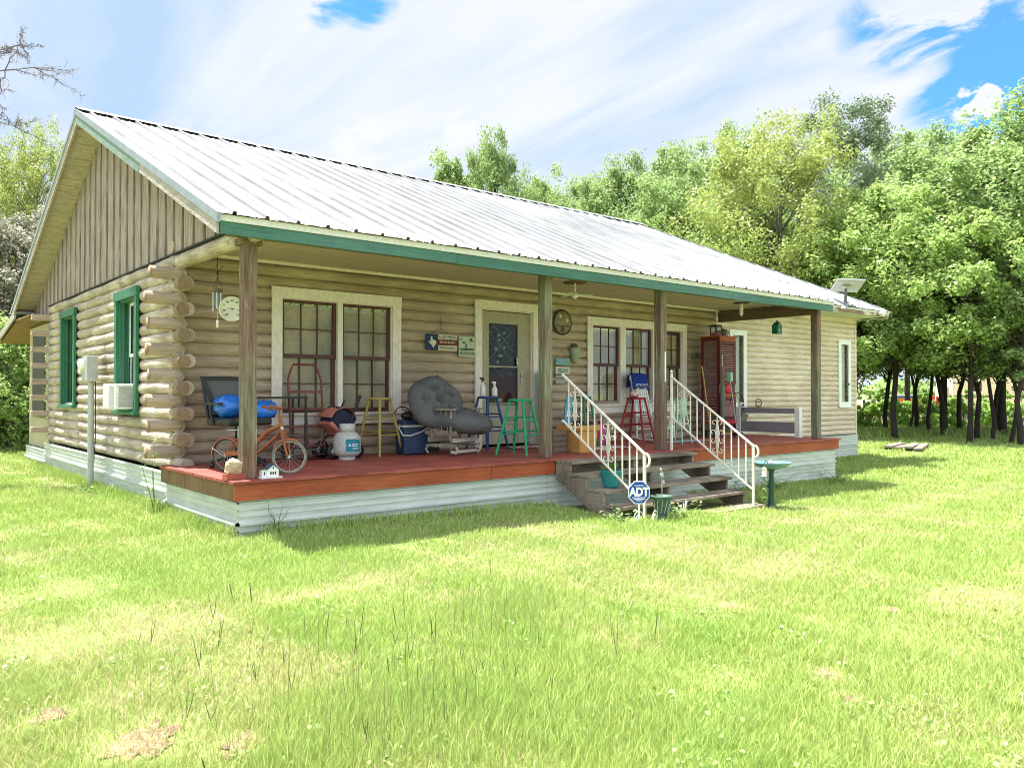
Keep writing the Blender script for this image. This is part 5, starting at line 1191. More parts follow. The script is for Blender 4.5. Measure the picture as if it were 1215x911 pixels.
# ================================================================ GABLE SIDE THINGS
t=thing('air_conditioner','white window air conditioner in the nearer green gable window','air conditioner',(.04,3.96,.765))
mb=MB(); mb.box(-.17,.22,-.32,.30,-.16,.16); mb.build('case',M_white,t,bevel=.01)
mb=MB(); 
for k in range(12): mb.box(-.176,-.171,-.28,-.02,-.145+.024*k,-.133+.024*k)
for k in range(11): mb.box(-.13,.06,-.326,-.321,-.13+.024*k,-.118+.024*k)
mb.build('louvres',mat('vent_grey',(.30,.31,.30),.6),t)
mb=MB(); mb.box(-.174,-.17,.02,.28,-.14,.14); mb.build('side_panel',mat('dull_white',(.62,.62,.57),.6),t)
mb=MB(); mb.box(-.12,.2,-.30,-.25,-.20,-.165); mb.build('support_bracket',M_wgreen,t)
t=thing('electric_meter','grey electric meter box on a pale conduit post by the gable','meter box',(-.06,5.22,gz(-.12,5.15)))
mb=MB(); mb.tube([(0,0,-.1),(0,0,1.50)],.042,14); mb.tube([(0,0,.75),(0,0,.80)],.047,14); mb.build('conduit',mat('grey_pvc',(.44,.45,.43),.5,(.38,.39,.37),6),t)
mb=MB(); mb.box(-.09,.06,-.15,.15,1.50,1.86); mb.build('meter_case',M_steel,t,bevel=.008)
mb=MB(); mb.lathe([(0,-.14),(.075,-.14),(.085,-.09),(.085,0)],(-.0,.10,1.74),20,'x'); mb.build('meter_dial',M_white,t); mb=MB(); mb.box(-.11,.05,.155,.25,1.62,1.78); mb.box(-.095,-.09,-.1,-.05,1.80,1.84); mb.build('junction_box',M_white,t,bevel=.005)
mb=MB(); mb.tube([(.04,-.07,1.5),(.04,-.08,.7),(.05,.05,.35),(.06,.35,.12),(.06,.5,.02)],.007,5); mb.tube([(.05,.07,1.5),(.05,.08,.5)],.006,5); mb.build('cable',M_black,t)
# flat satellite dish
t=thing('satellite_dish','flat white satellite antenna on a mast at the wing eave','antenna',(14.1,1.50,2.74))
mb=MB(); mb.tube([(0,0,0),(.0,-.02,.42)],.03,10); mb.build('mast',mat('dark_grey_mast',(.12,.12,.13),.5),t)
mb=MB(); mb.beam((-.28,-.10,-.12),(.02,0,.04),.10,.05); mb.beam((.02,0,.04),(.10,.03,.06),.1,.05); mb.build('bracket',M_steel,t)
mb=MB(Matrix.Translation((.06,-.02,.40)) @ Euler((R(4),R(9),R(38))).to_matrix().to_4x4()); mb.obox((0,0,.03),(.92,.58,.03)); mb.build('panel',mat('antenna_white',(.55,.56,.56),.5),t,bevel=.012)
mb=MB(Matrix.Translation((.02,-.02,.38))); mb.lathe([(.03,-.04),(.10,.03)],seg=16); mb.build('panel_joint',M_steel,t)
t=thing('flood_light','round white floodlight under the far corner of the roof','light',(15.75,1.48,2.66))
mb=MB(); mb.lathe([(.03,.06),(.06,.02),(.08,-.06),(.0,-.065)],(0,0,0),18,'y'); mb.build('lamp_head',M_white,t); mb=MB(); mb.tube([(0,.05,0),(0,.08,.04)],.02,6); mb.build('mount',M_steel,t)
# ================================================================ THINGS IN THE YARD
t=thing('security_sign','blue octagonal security sign on a white stake at the steps','sign',(3.86,-1.48,gz(3.98,-1.5)),-.62)
mb=MB(); mb.beam((0,0,-.05),(0,0,.30),.022,.008,(0,1,0)); mb.build('stake',M_white,t)
oc=lambda r: [(r*math.cos(R(22.5+45*k)),.33+r*1.06*math.sin(R(22.5+45*k))) for k in range(8)]
mb=MB(); mb.prism(oc(.127),-.004,.004); mb.build('sign_edge',M_white,t)
mb=MB(); mb.prism(oc(.116),-.0075,-.0045); q=mb.build('sign_face',mat('security_blue',(.008,.06,.38),.4),t)
text('ADT',.125,M_white,q,UP(0,-.0095,.333),sx=.82,bold=.006)
mb=MB()
for z,w_ in ((.405,.10),(.275,.15),(.258,.12),(.243,.07)): mb.box(-w_/2,w_/2,-.0095,-.008,z-.004,z+.004)
mb.build('small_print',M_white,q)
def leafplant(mb,n,h,spread,w,seed,c=(0,0,0),droop=.5):
    rn=random.Random(seed)
    for i in range(n):
        a=rn.uniform(0,6.28); hh=h*rn.uniform(.6,1.1); sp=spread*rn.uniform(.3,1.1); k=6; vs=[]; ww=w*rn.uniform(.7,1.2)
        for j in range(k+1):
            t_=j/k; r=sp*t_; z=hh*(t_-droop*t_*t_*.5*sp/spread)
            wd=ww*math.sin(math.pi*min(.12+t_*.9,1))*.5
            vs+=[(c[0]+r*math.cos(a)-wd*math.sin(a),c[1]+r*math.sin(a)+wd*math.cos(a),c[2]+z),(c[0]+r*math.cos(a)+wd*math.sin(a),c[1]+r*math.sin(a)-wd*math.cos(a),c[2]+z)]
        mb.add(vs,[(2*j,2*j+1,2*j+3,2*j+2) for j in range(k)],True)
M_leaf=mat('plant_leaf',(.10,.22,.05),.5,(.14,.28,.07),12,trans=.25); M_leafy=mat('young_leaf',(.22,.34,.09),.55,(.30,.40,.14),14,trans=.3)
M_teal=mat('teal_glaze',(.03,.24,.24),.35,(.02,.19,.20),6)
t=thing('potted_plant','ribbed teal pot with broad leaves on the third step','potted plant',(4.30,-.66,-.315))
mb=MB(); P=[(0,0),(.085,0)]; 
for k in range(10): z=.01+.017*k; P+=[(.088+.0045*k,z),(.094+.0045*k,z+.008)]
P+=[(.142,.19),(.142,.205),(.125,.205),(.12,.17),(0,.165)]
mb.lathe(P,seg=30,cap=False); mb.build('pot',M_teal,t); mb=MB(); leafplant(mb,11,.20,.16,.055,3,(0,0,.15)); mb.build('leaves',M_leaf,t,fix=False)
t=thing('urn_planter','dark green urn planter at the foot of the left railing','urn',(4.22,-1.50,gz(4.2,-1.5)))
mb=MB(); mb.lathe([(0,0),(.075,0),(.08,.02),(.06,.05),(.065,.08),(.085,.15),(.11,.24),(.125,.26),(.125,.275),(.10,.275),(.09,.24),(0,.23)],seg=24,cap=False); mb.build('urn_body',mat('dark_green_iron',(.03,.07,.055),.6,(.06,.11,.08),12),t)
mb=MB(); 
for k in range(12): a=k*.524; mb.beam((.075*math.cos(a),.075*math.sin(a),.09),(.107*math.cos(a+.26),.107*math.sin(a+.26),.235),.006,.006)
mb.build('lattice',M_steel,t); mb=MB(); mb.tube([(0,0,.23),(0,0,.52)],.006,5); mb.ball((0,0,.50),.022,(1,1,1.6)); mb.ball((.02,0,.42),.02,(1,1,1.4)); mb.ball((-.015,0,.56),.012,(1,1,1.8)); mb.build('finial',M_steel,t)
for i,(x,y) in enumerate(((3.90,-1.44),(4.08,-1.52),(4.52,-1.47))):
    mb=MB(); mb.tube([(.085*math.cos(a),0,.12*math.sin(a)) for a in np.linspace(0,math.pi,12)],.005,5); mb.tube([(.05*math.cos(a),0,.08*math.sin(a)) for a in np.linspace(0,math.pi,10)],.004,5)
    o=mb.build('edging_hoop',M_iron); o.location=(x,y,gz(x,y)); o.rotation_euler=(0,0,.3*i); tag(o,('left wire edging hoop beside the security sign stake','middle wire edging hoop between the sign stake and urn','right wire edging hoop past the dark urn')[i],'garden edging',group='wire garden edging hoops at the steps')
t=thing('flower_stem','pale dried flower sprig at the bottom step','dried plant',(4.66,-1.44,gz(4.6,-1.4)))
mb=MB()
for k in range(5): a=k*.5+.2; mb.tube([(0,0,0),(.05*math.cos(a),.0,.09),(.11*math.cos(a),.02,.16+.02*math.sin(a*3))],[.004,.006,.007],5)
mb.build('stems',M_trim,t)
t=thing('garden_lantern','small white lantern on a black hook by the right railing','lantern',(6.38,-1.46,gz(6.3,-1.4)))
mb=MB(); mb.tube([(0,0,-.1),(0,0,.55),(-.02,0,.62),(-.06,0,.64),(-.09,0,.60),(-.085,0,.57)],.006,6); mb.build('hook',M_black,t)
mb=MB(); mb.lathe([(.0,.57),(.03,.55),(.035,.54),(.03,.53),(.03,.45),(.036,.445),(.036,.435),(0,.435)],(-.085,0,0),14); mb.build('lantern_body',M_iron,t)
# birdbath
t=thing('birdbath','green pedestal birdbath with a shallow blue-green bowl','birdbath',(6.52,-1.42,gz(6.5,-1.4)))
M_bb=mat('verdigris_green',(.012,.075,.045),.5,(.01,.05,.03),9)
mb=MB(); mb.lathe([(.0,0),(.09,0),(.085,.03),(.05,.06),(.036,.10),(.03,.2),(.036,.30),(.028,.42),(.03,.49),(.06,.52)],seg=20); mb.build('pedestal',M_bb,t)
mb=MB(); mb.lathe([(.0,.515),(.08,.52),(.19,.555),(.255,.60),(.262,.612),(.25,.612),(.18,.575),(.0,.545)],seg=36,cap=False); mb.build('bowl',mat('blue_green_bowl',(.06,.18,.19),.35,(.16,.28,.30),14),t)
mb=MB(); mb.lathe([(0,.572),(.175,.572)],seg=30,cap=False); mb.build('bath_water',mat('bath_water',(.20,.30,.32),.08,spec=.8),t,fix=False)
mb=MB(); mb.ball((.08,.06,.60),.035,(1.4,.8,.7)); mb.build('pebble',M_cre,t)
# climbing and volunteer plants
def vine(label,x,y,n,h,seed,m=M_leaf,spread=.15,name='weed_plant',lw=.05,group=None):
    t=thing(name,label,'plant',(x,y,gz(x,y)),0,group); rn=random.Random(seed); st_=MB(); lf=MB()
    for i in range(n):
        a=rn.uniform(0,6.28); hh=h*rn.uniform(.55,1.1); px_,py_=0,0; P=[(0,0,0)]
        for j in range(1,6):
            px_+=rn.uniform(-.5,.5)*spread*.5+math.cos(a)*spread*.25; py_+=rn.uniform(-.5,.5)*spread*.4+math.sin(a)*spread*.2; P.append((px_,py_,hh*j/5))
        st_.tube(P,[.005,.004,.004,.003,.002,.001],4)
        for j in range(1,6):
            for q in range(3):
                b=rn.uniform(0,6.28); w=lw*rn.uniform(.6,1.2); c=Vector(P[j])+Vector((rn.uniform(-.02,.02),rn.uniform(-.02,.02),rn.uniform(-.04,.04)*h)); d=Vector((math.cos(b),math.sin(b),rn.uniform(-.4,.5))).normalized(); e=d.cross(Vector((0,0,1))).normalized()
                lf.add([c,c+d*w*.5+e*w*.3,c+d*w*1.1,c+d*w*.5-e*w*.3],[(0,1,2,3)])
    st_.build('stem',M_leaf,t,fix=False); lf.build('leaves',m,t,fix=False); return t
vine('leafy green weed twining around the birdbath pedestal',6.72,-1.15,7,.62,2,M_leafy,.22)
vine('low leafy weeds along the skirting right of the birdbath',8.6,-.22,9,.24,3,M_leaf,.30)
vine('broad patch of weeds at the right end of the front skirting',10.3,-.30,12,.32,4,M_leaf,.35)
vine('small leafy weed by the front skirting behind the birdbath',7.5,-.25,7,.26,5,M_leaf,.3)
vine('tall thin weed with pale leaves at the left deck corner',-.12,2.05,3,.80,6,M_leafy,.08,lw=.055)
vine('pale green weed at the bottom left corner of the steps',3.72,-1.40,6,.16,7,M_leafy,.18)
vine('leafy weed around the urn at the bottom step',4.45,-1.62,8,.17,8,M_leafy,.22)
vine('low weed at the base of the gable skirting',-.12,4.2,6,.20,9,M_leaf,.22)
vine('wispy weed against the skirting at the near house corner',.36,-.12,5,.34,10,M_leafy,.12,lw=.02)
# old boards in the grass
t=thing('board_pile','low pile of old boards lying in the grass near the trees','boards',(20.3,2.9,gz(20,3)),.25)
for k in range(4): mb=MB(); mb.obox((rnd.uniform(-.2,.2),-.35+.22*k,.06+.03*(k%2)),(2.3-.2*k,.2,.05),(rnd.uniform(-.03,.03),rnd.uniform(-.02,.02),rnd.uniform(-.1,.1))); mb.build('board',M_gray,t)
mb=MB(); mb.obox((.2,0,.02),(2.4,.9,.04)); mb.build('rotten_base',mat('dark_humus',(.05,.035,.025),.95),t)
# ================================================================ TREES
def leafmesh(name, C, N_, size, m, seed, aspect=.62):
    """C: leaf centres (n,3); N_: outward directions; one bent quad per leaf"""
    rg=np.random.default_rng(seed); n=len(C)
    d=rg.normal(0,1,(n,3)); d[:,2]-=.35; d/=np.linalg.norm(d,axis=1)[:,None]
    nr=N_+rg.normal(0,.75,(n,3))+np.array([0,0,.55]); nr/=np.linalg.norm(nr,axis=1)[:,None]
    e=np.cross(nr,d); e/=np.linalg.norm(e,axis=1)[:,None]+1e-9; d=np.cross(e,nr)
    s=(size*rg.uniform(.55,1.35,n))[:,None]
    V=np.empty((n,4,3)); V[:,0]=C-d*s*.5; V[:,1]=C+e*s*aspect*.5; V[:,2]=C+d*s*.5-nr*s*.12; V[:,3]=C-e*s*aspect*.5
    me=bpy.data.meshes.new(name); me.vertices.add(n*4); me.vertices.foreach_set('co',V.ravel())
    me.loops.add(n*4); me.loops.foreach_set('vertex_index',np.arange(n*4,dtype=np.int32))
    me.polygons.add(n); me.polygons.foreach_set('loop_start',(np.arange(n)*4).astype(np.int32)); me.polygons.foreach_set('loop_total',np.full(n,4,np.int32))
    me.update(); a=me.attributes.new('rnd','FLOAT','FACE'); a.data.foreach_set('value',np.clip(rg.normal(.5,.22,n),0,1).astype(np.float32))
    me.materials.append(m); return me
M_bark=mat('dark_bark',(.055,.043,.034),.95,(.025,.02,.016),8,(2,2,.4),bump=.9)
M_barkg=mat('grey_bark',(.20,.18,.155),.95,(.12,.105,.09),8,(2,2,.4),bump=.8)
LM={'mid':mat('mid_green_leaves',(.235,.335,.115),.42,(.31,.415,.16),.5,trans=.5,att=True,spec=.3, grain=None),
    'yellow':mat('yellow_green_leaves',(.31,.37,.10),.42,(.37,.42,.13),.5,trans=.4,att=True,spec=.3, grain=None),
    'light':mat('light_green_leaves',(.28,.40,.115),.42,(.35,.46,.15),.5,trans=.5,att=True,spec=.3, grain=None),
    'dark':mat('blue_green_leaves',(.135,.195,.105),.45,(.19,.25,.145),.5,trans=.25,att=True,spec=.3, grain=None),
    'grey':mat('greyish_leaves',(.24,.24,.17),.7,(.30,.29,.21),.6,trans=.3,att=True,spec=.3, grain=None)}
def treemesh(seed,h,cw,base,leaf,nleaf,nclump,kind,bark,spiky=0,trunk_r=.16,lean=0,extent=1.0):
    """returns (trunk mesh, crown mesh) for a tree of height h, crown width cw, crown starting at base"""
    rn=random.Random(seed); rg=np.random.default_rng(seed); mb=MB()
    top=Vector((lean*h,0,h*.86)); P=[]; k=7
    for i in range(k+1):
        t=i/k; P.append(Vector((lean*h*t+rn.uniform(-.12,.12)*(i>0),rn.uniform(-.12,.12)*(i>0),-.2+(h*.88+.2)*t)))
    mb.tube(P,[trunk_r*(1-.82*i/k)+.012 for i in range(k+1)],9)
    clumps=[]
    for i in range(nclump):
        t=(i+rn.random())/nclump; z=base+(h-base)*t**.85
        prof=math.sin(math.pi*min(.16+t*.80,1))**.65 if not spiky else (1-t)**.75+.08
        a=i*2.4+rn.uniform(-.5,.5); r=cw/2*prof*rn.uniform(.25,1.0)**.6
        c=Vector((lean*z+r*math.cos(a),r*math.sin(a),z+rn.uniform(-.3,.3)))
        # limb from the trunk
        zt=max(base*.75,z-r*rn.uniform(.5,1.0)-.3); tt=min(max((zt+.2)/(h*.88+.2),0),1)*k; j=min(int(tt),k-1); p0=P[j].lerp(P[j+1],tt-j)
        mid=(p0+c)/2+Vector((rn.uniform(-.2,.2),rn.uniform(-.2,.2),rn.uniform(-.1,.35)))
        mb.tube([p0,mid,c],[trunk_r*.34*(1-.5*t),trunk_r*.2*(1-.5*t)+.006,.008],5,False)
        cr=cw*rn.uniform(.085,.165)*(.8 if t>.85 else 1)*extent
        clumps.append((c,cr))
        for q in range(2):
            b=rn.uniform(0,6.28); mb.tube([mid,c+Vector((math.cos(b)*cr*.7,math.sin(b)*cr*.7,rn.uniform(-.3,.5)*cr))],[.014,.004],4,False)
    Cs=[];Ns=[]
    per=nleaf//(nclump*3)
    for c,cr in clumps:
        for s in range(3):
            o=np.array(c)+rg.normal(0,.62,3)*cr; r0=cr*rg.uniform(.45,.85)
            dr=rg.normal(0,1,(per,3)); dr/=np.linalg.norm(dr,axis=1)[:,None]
            rr=r0*rg.uniform(0,1,per)**.42*(1+.25*np.sin(dr[:,0]*5+s)*np.cos(dr[:,1]*6+dr[:,2]*4))
            p=o+dr*rr[:,None]*np.array([1.0,1.0,1.05])
            if spiky: p[:,2]+=np.abs(rg.normal(0,.25,per))*cr*1.3
            Cs.append(p); Ns.append(dr)
    Cm=np.concatenate(Cs); Nm=np.concatenate(Ns)
    crown=leafmesh('crown',Cm,Nm,leaf,LM[kind],seed)
    tm=mb.build('trunk',bark,None,fix=False); me=tm.data; bpy.data.objects.remove(tm)
    return me,crown
def tree(x,y,me,label,name='leafy_tree',s=1,rz=0,sz=None,group=None,cat='tree'):
    t=thing(name,label,cat,(x,y,gz(x,y)),rz,group); t.scale=(s,s,sz or s)
    for nm,m_ in (('trunk',me[0]),('crown',me[1])):
        o=bpy.data.objects.new(nm,m_); COL.objects.link(o); o.parent=t
    return t
V={}
V['mid']=treemesh(1,12,7.6,3.1,.135,66000,92,'mid',M_bark,trunk_r=.14)
V['mid2']=treemesh(2,12,7.0,3.1,.135,66000,88,'mid',M_bark,trunk_r=.125)
V['yellow']=treemesh(3,11.5,7.4,2.0,.115,64000,95,'yellow',M_barkg)
V['light']=treemesh(4,9,5.0,2.9,.125,44000,64,'light',M_bark,trunk_r=.085)
V['light2']=treemesh(5,7,4.2,2.6,.12,30000,54,'light',M_bark,trunk_r=.065)
V['dark']=treemesh(6,15,7.0,2.5,.12,62000,90,'dark',M_bark,extent=.85)
V['spiky']=treemesh(7,15,6.0,4.0,.16,38000,62,'mid',M_barkg,spiky=.5)
V['slim']=treemesh(8,7,3.0,2.5,.12,12000,34,'mid',M_bark,trunk_r=.085,lean=.02)
V['slim2']=treemesh(9,7,2.6,2.9,.12,10000,30,'light',M_bark,trunk_r=.06,lean=-.06)
G1='trees standing behind the house'; G2='trees at the right edge of the lawn'
H0={'mid':12,'mid2':12,'yellow':11.5,'light':9,'light2':7,'dark':15,'spiky':15,'slim':7,'slim2':7}
TREES=[
 (24.1,30.3,'spiky',14.6,.9,'pointed green tree just left of centre above the ridge',G1),
 (26.1,28.6,'mid2',15.4,.75,'tall rounded tree above the middle of the ridge',G1),
 (30.7,30.0,'spiky',14.6,.9,'small pointed treetop in the gap above the ridge',G1),
 (30.2,25.1,'mid',13.0,1.0,'dense tree where the tree line begins right of the gap',G1),
 (29.7,21.6,'mid2',13.2,1.0,'second tree of the tree line right of the gap',G1),
 (31.8,19.9,'mid',14.0,1.05,'broad mid green tree rising behind the ridge end',G1),
 (31.5,16.3,'mid2',13.8,1.1,'tall mid green tree left of the yellow green one',G1),
 (26.0,14.3,'mid',10.0,1.1,'lower leafy tree showing just over the metal roof',G1),
 (26.0,16.9,'light',9.4,1.1,'light leafy tree low over the ridge end',G1),
 (24.5,10.4,'light',8.2,1.1,'low light green tree directly above the wing roof',G1),
 (24.2,9.3,'yellow',11.0,1.0,'big yellow green tree above the wing of the house',G1),
 (42.4,16.2,'dark',18.0,1.25,'tallest dark blue green tree behind the yellow green one',G1),
 (48.3,15.2,'mid',16.8,1.2,'mid green tree in the dip right of the dark tree',G2),
 (30.0,5.8,'mid2',10.9,1.1,'big leafy tree on the right with a domed top',G2),
 (29.5,3.6,'mid',11.0,1.2,'largest tree at the right edge of the picture',G2),
 (24.5,5.15,'light',8.2,1.1,'bright light green tree in front of the right tree row',G2),
 (24.2,6.7,'light2',6.4,1.1,'low bright tree just behind the satellite antenna',G2),
 (24.9,8.7,'light2',5.9,1.1,'small light green tree behind the far corner of the roof',G2),
 (24.2,2.75,'light2',6.9,1.2,'light green tree low on the right in front of dark trunks',G2),
 (28.4,1.9,'mid2',10.2,1.2,'tree cut off by the right edge of the picture',G2)]
for i,(x,y,v,h,w,lab,g) in enumerate(TREES):
    sz=h/H0[v]; tree(x,y,V[v],lab,s=w,rz=i*1.9,sz=sz,group=g)
SL=[(28.26,7.2,'slim',7.0,'thick dark trunk nearest the house corner'),(31.98,8.0,'slim2',7.5,'thin grey trunk beside the far white car'),(31.2,7.3,'slim',7.3,'thin forked trunk in front of the orange trailer'),
 (27.5,5.3,'slim2',6.7,'slender trunk left of the red tractor'),(26.8,4.6,'slim',6.5,'short stout trunk in front of the red tractor'),(29.4,4.95,'slim',6.9,'thickest black trunk near the middle of the tree edge'),
 (26.6,3.4,'slim',6.3,'straight slim trunk left of the leaning one'),(25.9,2.7,'slim2',6.2,'slim trunk leaning left near the pale caravan'),(29.3,3.7,'slim',6.7,'slim straight trunk before the caravan window'),
 (25.2,1.95,'slim2',6.0,'pale thin trunk second from the right edge'),(24.3,1.36,'slim',5.8,'dark thin trunk at the right edge')]
for i,(x,y,v,h,lab) in enumerate(SL):
    s={0:2.3,5:2.6,4:1.5}.get(i,1.0); t=tree(x,y,V[v],'slender tree with a '+lab,name='slender_tree',s=1,rz=i*2.3,sz=h/7,group='slender trees along the lawn edge')
    if s>1: t.children[0].scale=(s,s,1)
# left background
tree(2.03,22.6,V['yellow'],'bright green tree left of the gable',s=.45,sz=9.3/11.5,rz=.5,group='trees left of the house')
tree(.5,24.5,V['light2'],'pale tree at the left edge beyond the gable',s=.9,sz=8.4/7,rz=2,group='trees left of the house')
tree(-.6,23.5,V['yellow'],'green tree cut off by the left edge',s=.5,sz=8.0/11.5,rz=3,group='trees left of the house')
tree(4.6,31,V['mid'],'tree far behind the lean-to roof',s=.8,sz=.55,rz=1,group='trees left of the house')
V['grey']=treemesh(21,5.6,4.6,.3,.11,26000,34,'grey',M_barkg,trunk_r=.07)
V['bush']=treemesh(22,2.6,3.2,.1,.10,15000,40,'light',M_barkg,trunk_r=.05)
for i,(x,y,s,lab) in enumerate(((.85,18.4,1.0,'tall grey brushy thicket behind the lean-to'),(-.5,19.0,1.05,'grey twiggy thicket at the left edge'),(2.0,20.2,1.15,'grey thicket right behind the gable eave'))):
    tree(x,y,V['grey'],lab,name='thicket',s=s,rz=i*2,group='grey thickets left of the house',cat='bush')
for i,(x,y,s,lab) in enumerate(((.36,15.0,1.0,'dense green bush beside the lean-to'),(-.45,15.4,1.1,'dense green bush at the left edge of the lawn'),(1.3,17.0,1.0,'green bush partly behind the lean-to'))):
    tree(x,y,V['bush'],lab,name='bush',s=s,rz=i*2.2,group='green bushes left of the house',cat='bush')
# understorey shrubs at the right
LM['shrub']=mat('shrub_leaves',(.34,.52,.12),.55,(.42,.58,.16),.5,trans=.5,att=True, grain=None)
V['shrub']=treemesh(23,1.35,1.7,.05,.10,8500,16,'shrub',M_barkg,trunk_r=.03)
SH=[(34.3,11.2,'low bright shrub right behind the house corner'),
    (33.2,10.1,'bright shrub just right of the house corner shrub'),
    (32.1,9.0,'bright shrub left of the first thick trunk'),
    (35.7,10.1,'bright shrub below the far pale car'),
    (34.5,9.0,'shrub between the pale car and orange trailer'),
    (33.3,7.9,'shrub below the orange trailer'),
    (37.1,8.9,'shrub below the red tractor'),
    (35.9,7.9,'shrub left of the thickest trunk'),
    (34.6,6.9,'dark leaved shrub by the thickest trunk'),
    (38.5,7.8,'shrub right of the thickest trunk'),
    (37.2,6.8,'shrub under the left end of the caravan'),
    (35.9,5.8,'shrub under the caravan window'),
    (39.9,6.6,'shrub near the right edge'),
    (38.5,5.7,'shrub at the right edge of the lawn')]
for i,(x,y,lab) in enumerate(SH): tree(x,y,V['shrub'],lab,name='shrub',s=.72+.16*(i%3),rz=i*1.7,group='shrubs under the trees at the right',cat='shrub')
# bare-twigged pine whose branches reach into the upper left corner
t=thing('pine_tree','bare twigged tree reaching into the upper left corner','tree',(-2.2,7.9,gz(-2,8)))
mb=MB(); mb.tube([(0,0,-.1),(.05,0,2.5),(0,.1,5.5),(.1,0,8)],[.16,.12,.08,.03],10); mb.build('trunk',M_barkg,t,fix=False)
mb=MB(); rn=random.Random(4); M_twig=mat('grey_twig',(.20,.17,.19),.9,(.12,.10,.12),10)
def at12(u,v,d=12.0):
    C_=Vector(cam.location); Fv=Vector((math.sin(YAW),math.cos(YAW),PITCH)); Rv=Vector((math.cos(YAW),-math.sin(YAW),0)); return C_+d*(Fv+Rv*((u-607.5)/950)+Vector((0,0,1))*((455.5-v)/950))-Vector((-2.2,7.9,gz(-2,8)))
lf=MB()
def branchlet(p,q,r,depth):
    n=5; P=[p.lerp(q,i/n)+Vector((rn.uniform(-.03,.03),rn.uniform(-.03,.03),rn.uniform(-.03,.03)))*(0<i<n) for i in range(n+1)]
    mb.tube(P,[r*(1-.7*i/n) for i in range(n+1)],5,False)
    L=(q-p).length
    if depth>0:
        for i in range(1,n+1):
            for s in range(3):
                d=(q-p).normalized(); a=Vector((rn.uniform(-1,1),rn.uniform(-1,1),rn.uniform(-1,.7))).normalized()
                branchlet(P[i],P[i]+(d*.55+a*.8).normalized()*L*rn.uniform(.16,.34),r*.42,depth-1)
for (u0,v0,u1,v1) in ((-130,95,38,80),(-130,120,14,150),(-60,70,22,52),(-130,60,-8,112)):
    branchlet(Vector((0,.05,at12(u0,v0).z)) if u0==-130 else at12(u0,v0),at12(u1,v1),.022,2)
mb.build('branches',M_twig,t,fix=False)
# ================================================================ FAR THINGS
M_car=mat('pale_car_paint',(.62,.64,.66),.3,spec=.6)
t=thing('parked_car','pale car parked far off beyond the shrubs','car',(68.1,24.7,gz(60,20)),1.9)
mb=MB(); P=[(-2.1,.35),(2.1,.35),(2.15,.8),(1.2,.95),(.6,1.42),(-1.3,1.45),(-2.0,1.0),(-2.15,.6)]; mb.prism(P,-.85,.85); mb.build('body',M_car,t,bevel=.08)
mb=MB(); mb.prism([(1.0,.98),(.52,1.36),(-1.2,1.38),(-1.75,1.02)],-.87,.87); mb.build('window',mat('blue_car_glass',(.05,.12,.20),.1),t)
for sx in (-1.3,1.35):
    for sy in (-.8,.8): mb=MB(); mb.lathe([(0,-.1),(.33,-.1),(.33,.1),(0,.1)],(sx,sy,.33),16,'y'); mb.build('wheel',M_black,t)
t=thing('utility_trailer','low orange utility trailer between thin trunks','trailer',(65.4,21.7,gz(60,20)),2.3)
mb=MB(); mb.box(-1.6,1.6,-.8,.8,.55,.65); mb.box(-1.6,1.6,-.82,-.78,.65,1.15); mb.box(-1.6,1.6,.78,.82,.65,1.15); mb.build('box_body',mat('orange_trailer',(.48,.13,.03),.5),t)
for sy in (-.85,.85): mb=MB(); mb.lathe([(0,-.1),(.35,-.1),(.35,.1),(0,.1)],(0,sy,.35),14,'y'); mb.build('wheel',M_black,t)
t=thing('tractor','red tractor with a pale canopy far beyond the trees','tractor',(60.2,18.2,gz(60,20)),2.2)
mb=MB(); mb.box(.1,1.5,-.35,.35,.75,1.35); mb.box(-.7,.1,-.3,.3,.7,1.0); mb.build('body',mat('tractor_red',(.50,.05,.03),.4),t,bevel=.05)
for sx,r_ in ((-.6,.72),(1.15,.42)):
    for sy in (-.6,.6): mb=MB(); mb.lathe([(0,-.16),(r_*.6,-.16),(r_,-.12),(r_,.12),(r_*.6,.16),(0,.16)],(sx,sy,r_),18,'y'); mb.build('wheel',M_black,t)
mb=MB(); mb.box(-1.0,.4,-.6,.6,2.0,2.08); 
for sx in (-.95,.3):
    for sy in (-.5,.5): mb.box(sx,sx+.05,sy,sy+.05,.9,2.0)
mb.build('canopy',M_white,t)
t=thing('caravan','long beige caravan beyond the trees at the right edge','caravan',(63.9,15.0,gz(60,15)),-1.0+.3)
mb=MB(); mb.prism([(-4.5,.6),(4.5,.6),(4.7,1.2),(4.4,3.1),(-4.4,3.2),(-4.5,3.0)],-1.2,1.2); mb.build('body',mat('beige_caravan',(.60,.50,.42),.6,(.54,.45,.37),1),t,bevel=.08)
mb=MB(); 
mb.box(-3.4,-2.4,-1.22,-1.2,1.7,2.4); mb.build('window',M_black,t)
mb=MB(); mb.box(.6,1.6,-1.22,-1.2,1.7,2.4); mb.build('window',M_black,t)
mb=MB(); mb.box(2.6,3.4,-1.22,-1.2,.8,2.7); mb.build('door',M_white,t)
mb=MB(); mb.box(-4.4,4.4,-1.225,-1.2,1.25,1.4); mb.build('stripe',M_beam,t)
for sx in (-.5,.5): mb=MB(); mb.lathe([(0,-.12),(.38,-.12),(.38,.12),(0,.12)],(sx,-1.05,.38),14,'y'); mb.build('wheel',M_black,t)
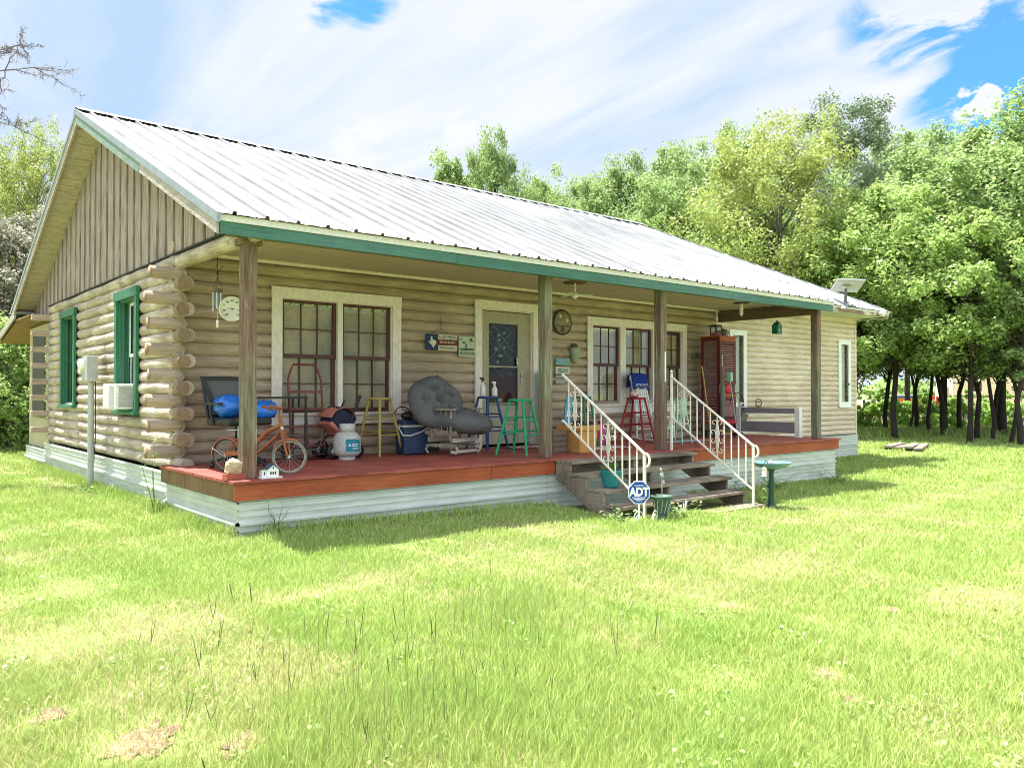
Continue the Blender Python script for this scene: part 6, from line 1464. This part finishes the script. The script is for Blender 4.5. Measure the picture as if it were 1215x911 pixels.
# distant woods along the horizon
def woods():
    rg=np.random.default_rng(3); a=rg.uniform(R(-75),R(75),26000)+YAW; d=rg.uniform(190,240,26000)
    x=CAM[0]+d*np.sin(a); y=CAM[1]+d*np.cos(a); top=2.6+1.0*np.sin(a*23)+.8*np.sin(a*61+1)+.6*np.sin(a*140)
    z=rg.uniform(-.5,1,26000)*top; C=np.stack([x,y,np.abs(z)-.3],1)
    me=leafmesh('distant_woods',C,np.tile([0,-.5,.6],(26000,1)).astype(float),2.4,LM['mid'],5,.9)
    o=bpy.data.objects.new('distant_woods',me); COL.objects.link(o); tag(o,'far line of woods along the horizon','woods',kind='stuff')
woods()
# small broad-leaved weeds and clover in the lawn
def weeds():
    rg=np.random.default_rng(77); Cs=[]
    for i in range(300):
        d=2.4*math.exp(rg.uniform(0,math.log(8))); a=YAW+rg.uniform(-R(36),R(36)); x0=CAM[0]+d*math.sin(a); y0=CAM[1]+d*math.cos(a)
        if under_house(np.array([x0]),np.array([y0]))[0]: continue
        k=int(rg.uniform(6,26)); r0=rg.uniform(.03,.13)*(1+.04*d); x=x0+rg.normal(0,r0,k); y=y0+rg.normal(0,r0,k); Cs.append(np.stack([x,y,gzv(x,y)+rg.uniform(.012,.05,k)],1))
    C=np.concatenate(Cs); me=leafmesh('lawn_weeds',C,np.tile([0.,0.,1.],(len(C),1)),.022,mat('weed_leaf',(.19,.33,.08),.5,(.25,.38,.11),9,trans=.2,att=True,grain=None),6,.8)
    o=bpy.data.objects.new('lawn_weeds',me); COL.objects.link(o); tag(o,'small broad-leaved weeds scattered through the lawn','weeds',kind='stuff')
weeds()

# the measured wall faces are the outer faces of the logs
for o in house.children:
    k=o.name.split('.')[0]
    if k in ('front_log_wall','wall_core','double_window','triple_window','door_frame','storm_door','wing_siding_wall','narrow_window','side_window'): o.location.y+=.085
    if k in ('gable_log_wall','green_window','corner_log','lean_to_wall'): o.location.x+=.06
for o in list(COL.objects):
    if o.parent is None and o.get('label') and o.name.split('.')[0] in ('wall_sign','wall_plaque','house_number','fish_ornament','round_plaque','wall_vase','hanging_sign'): o.location.y+=.085
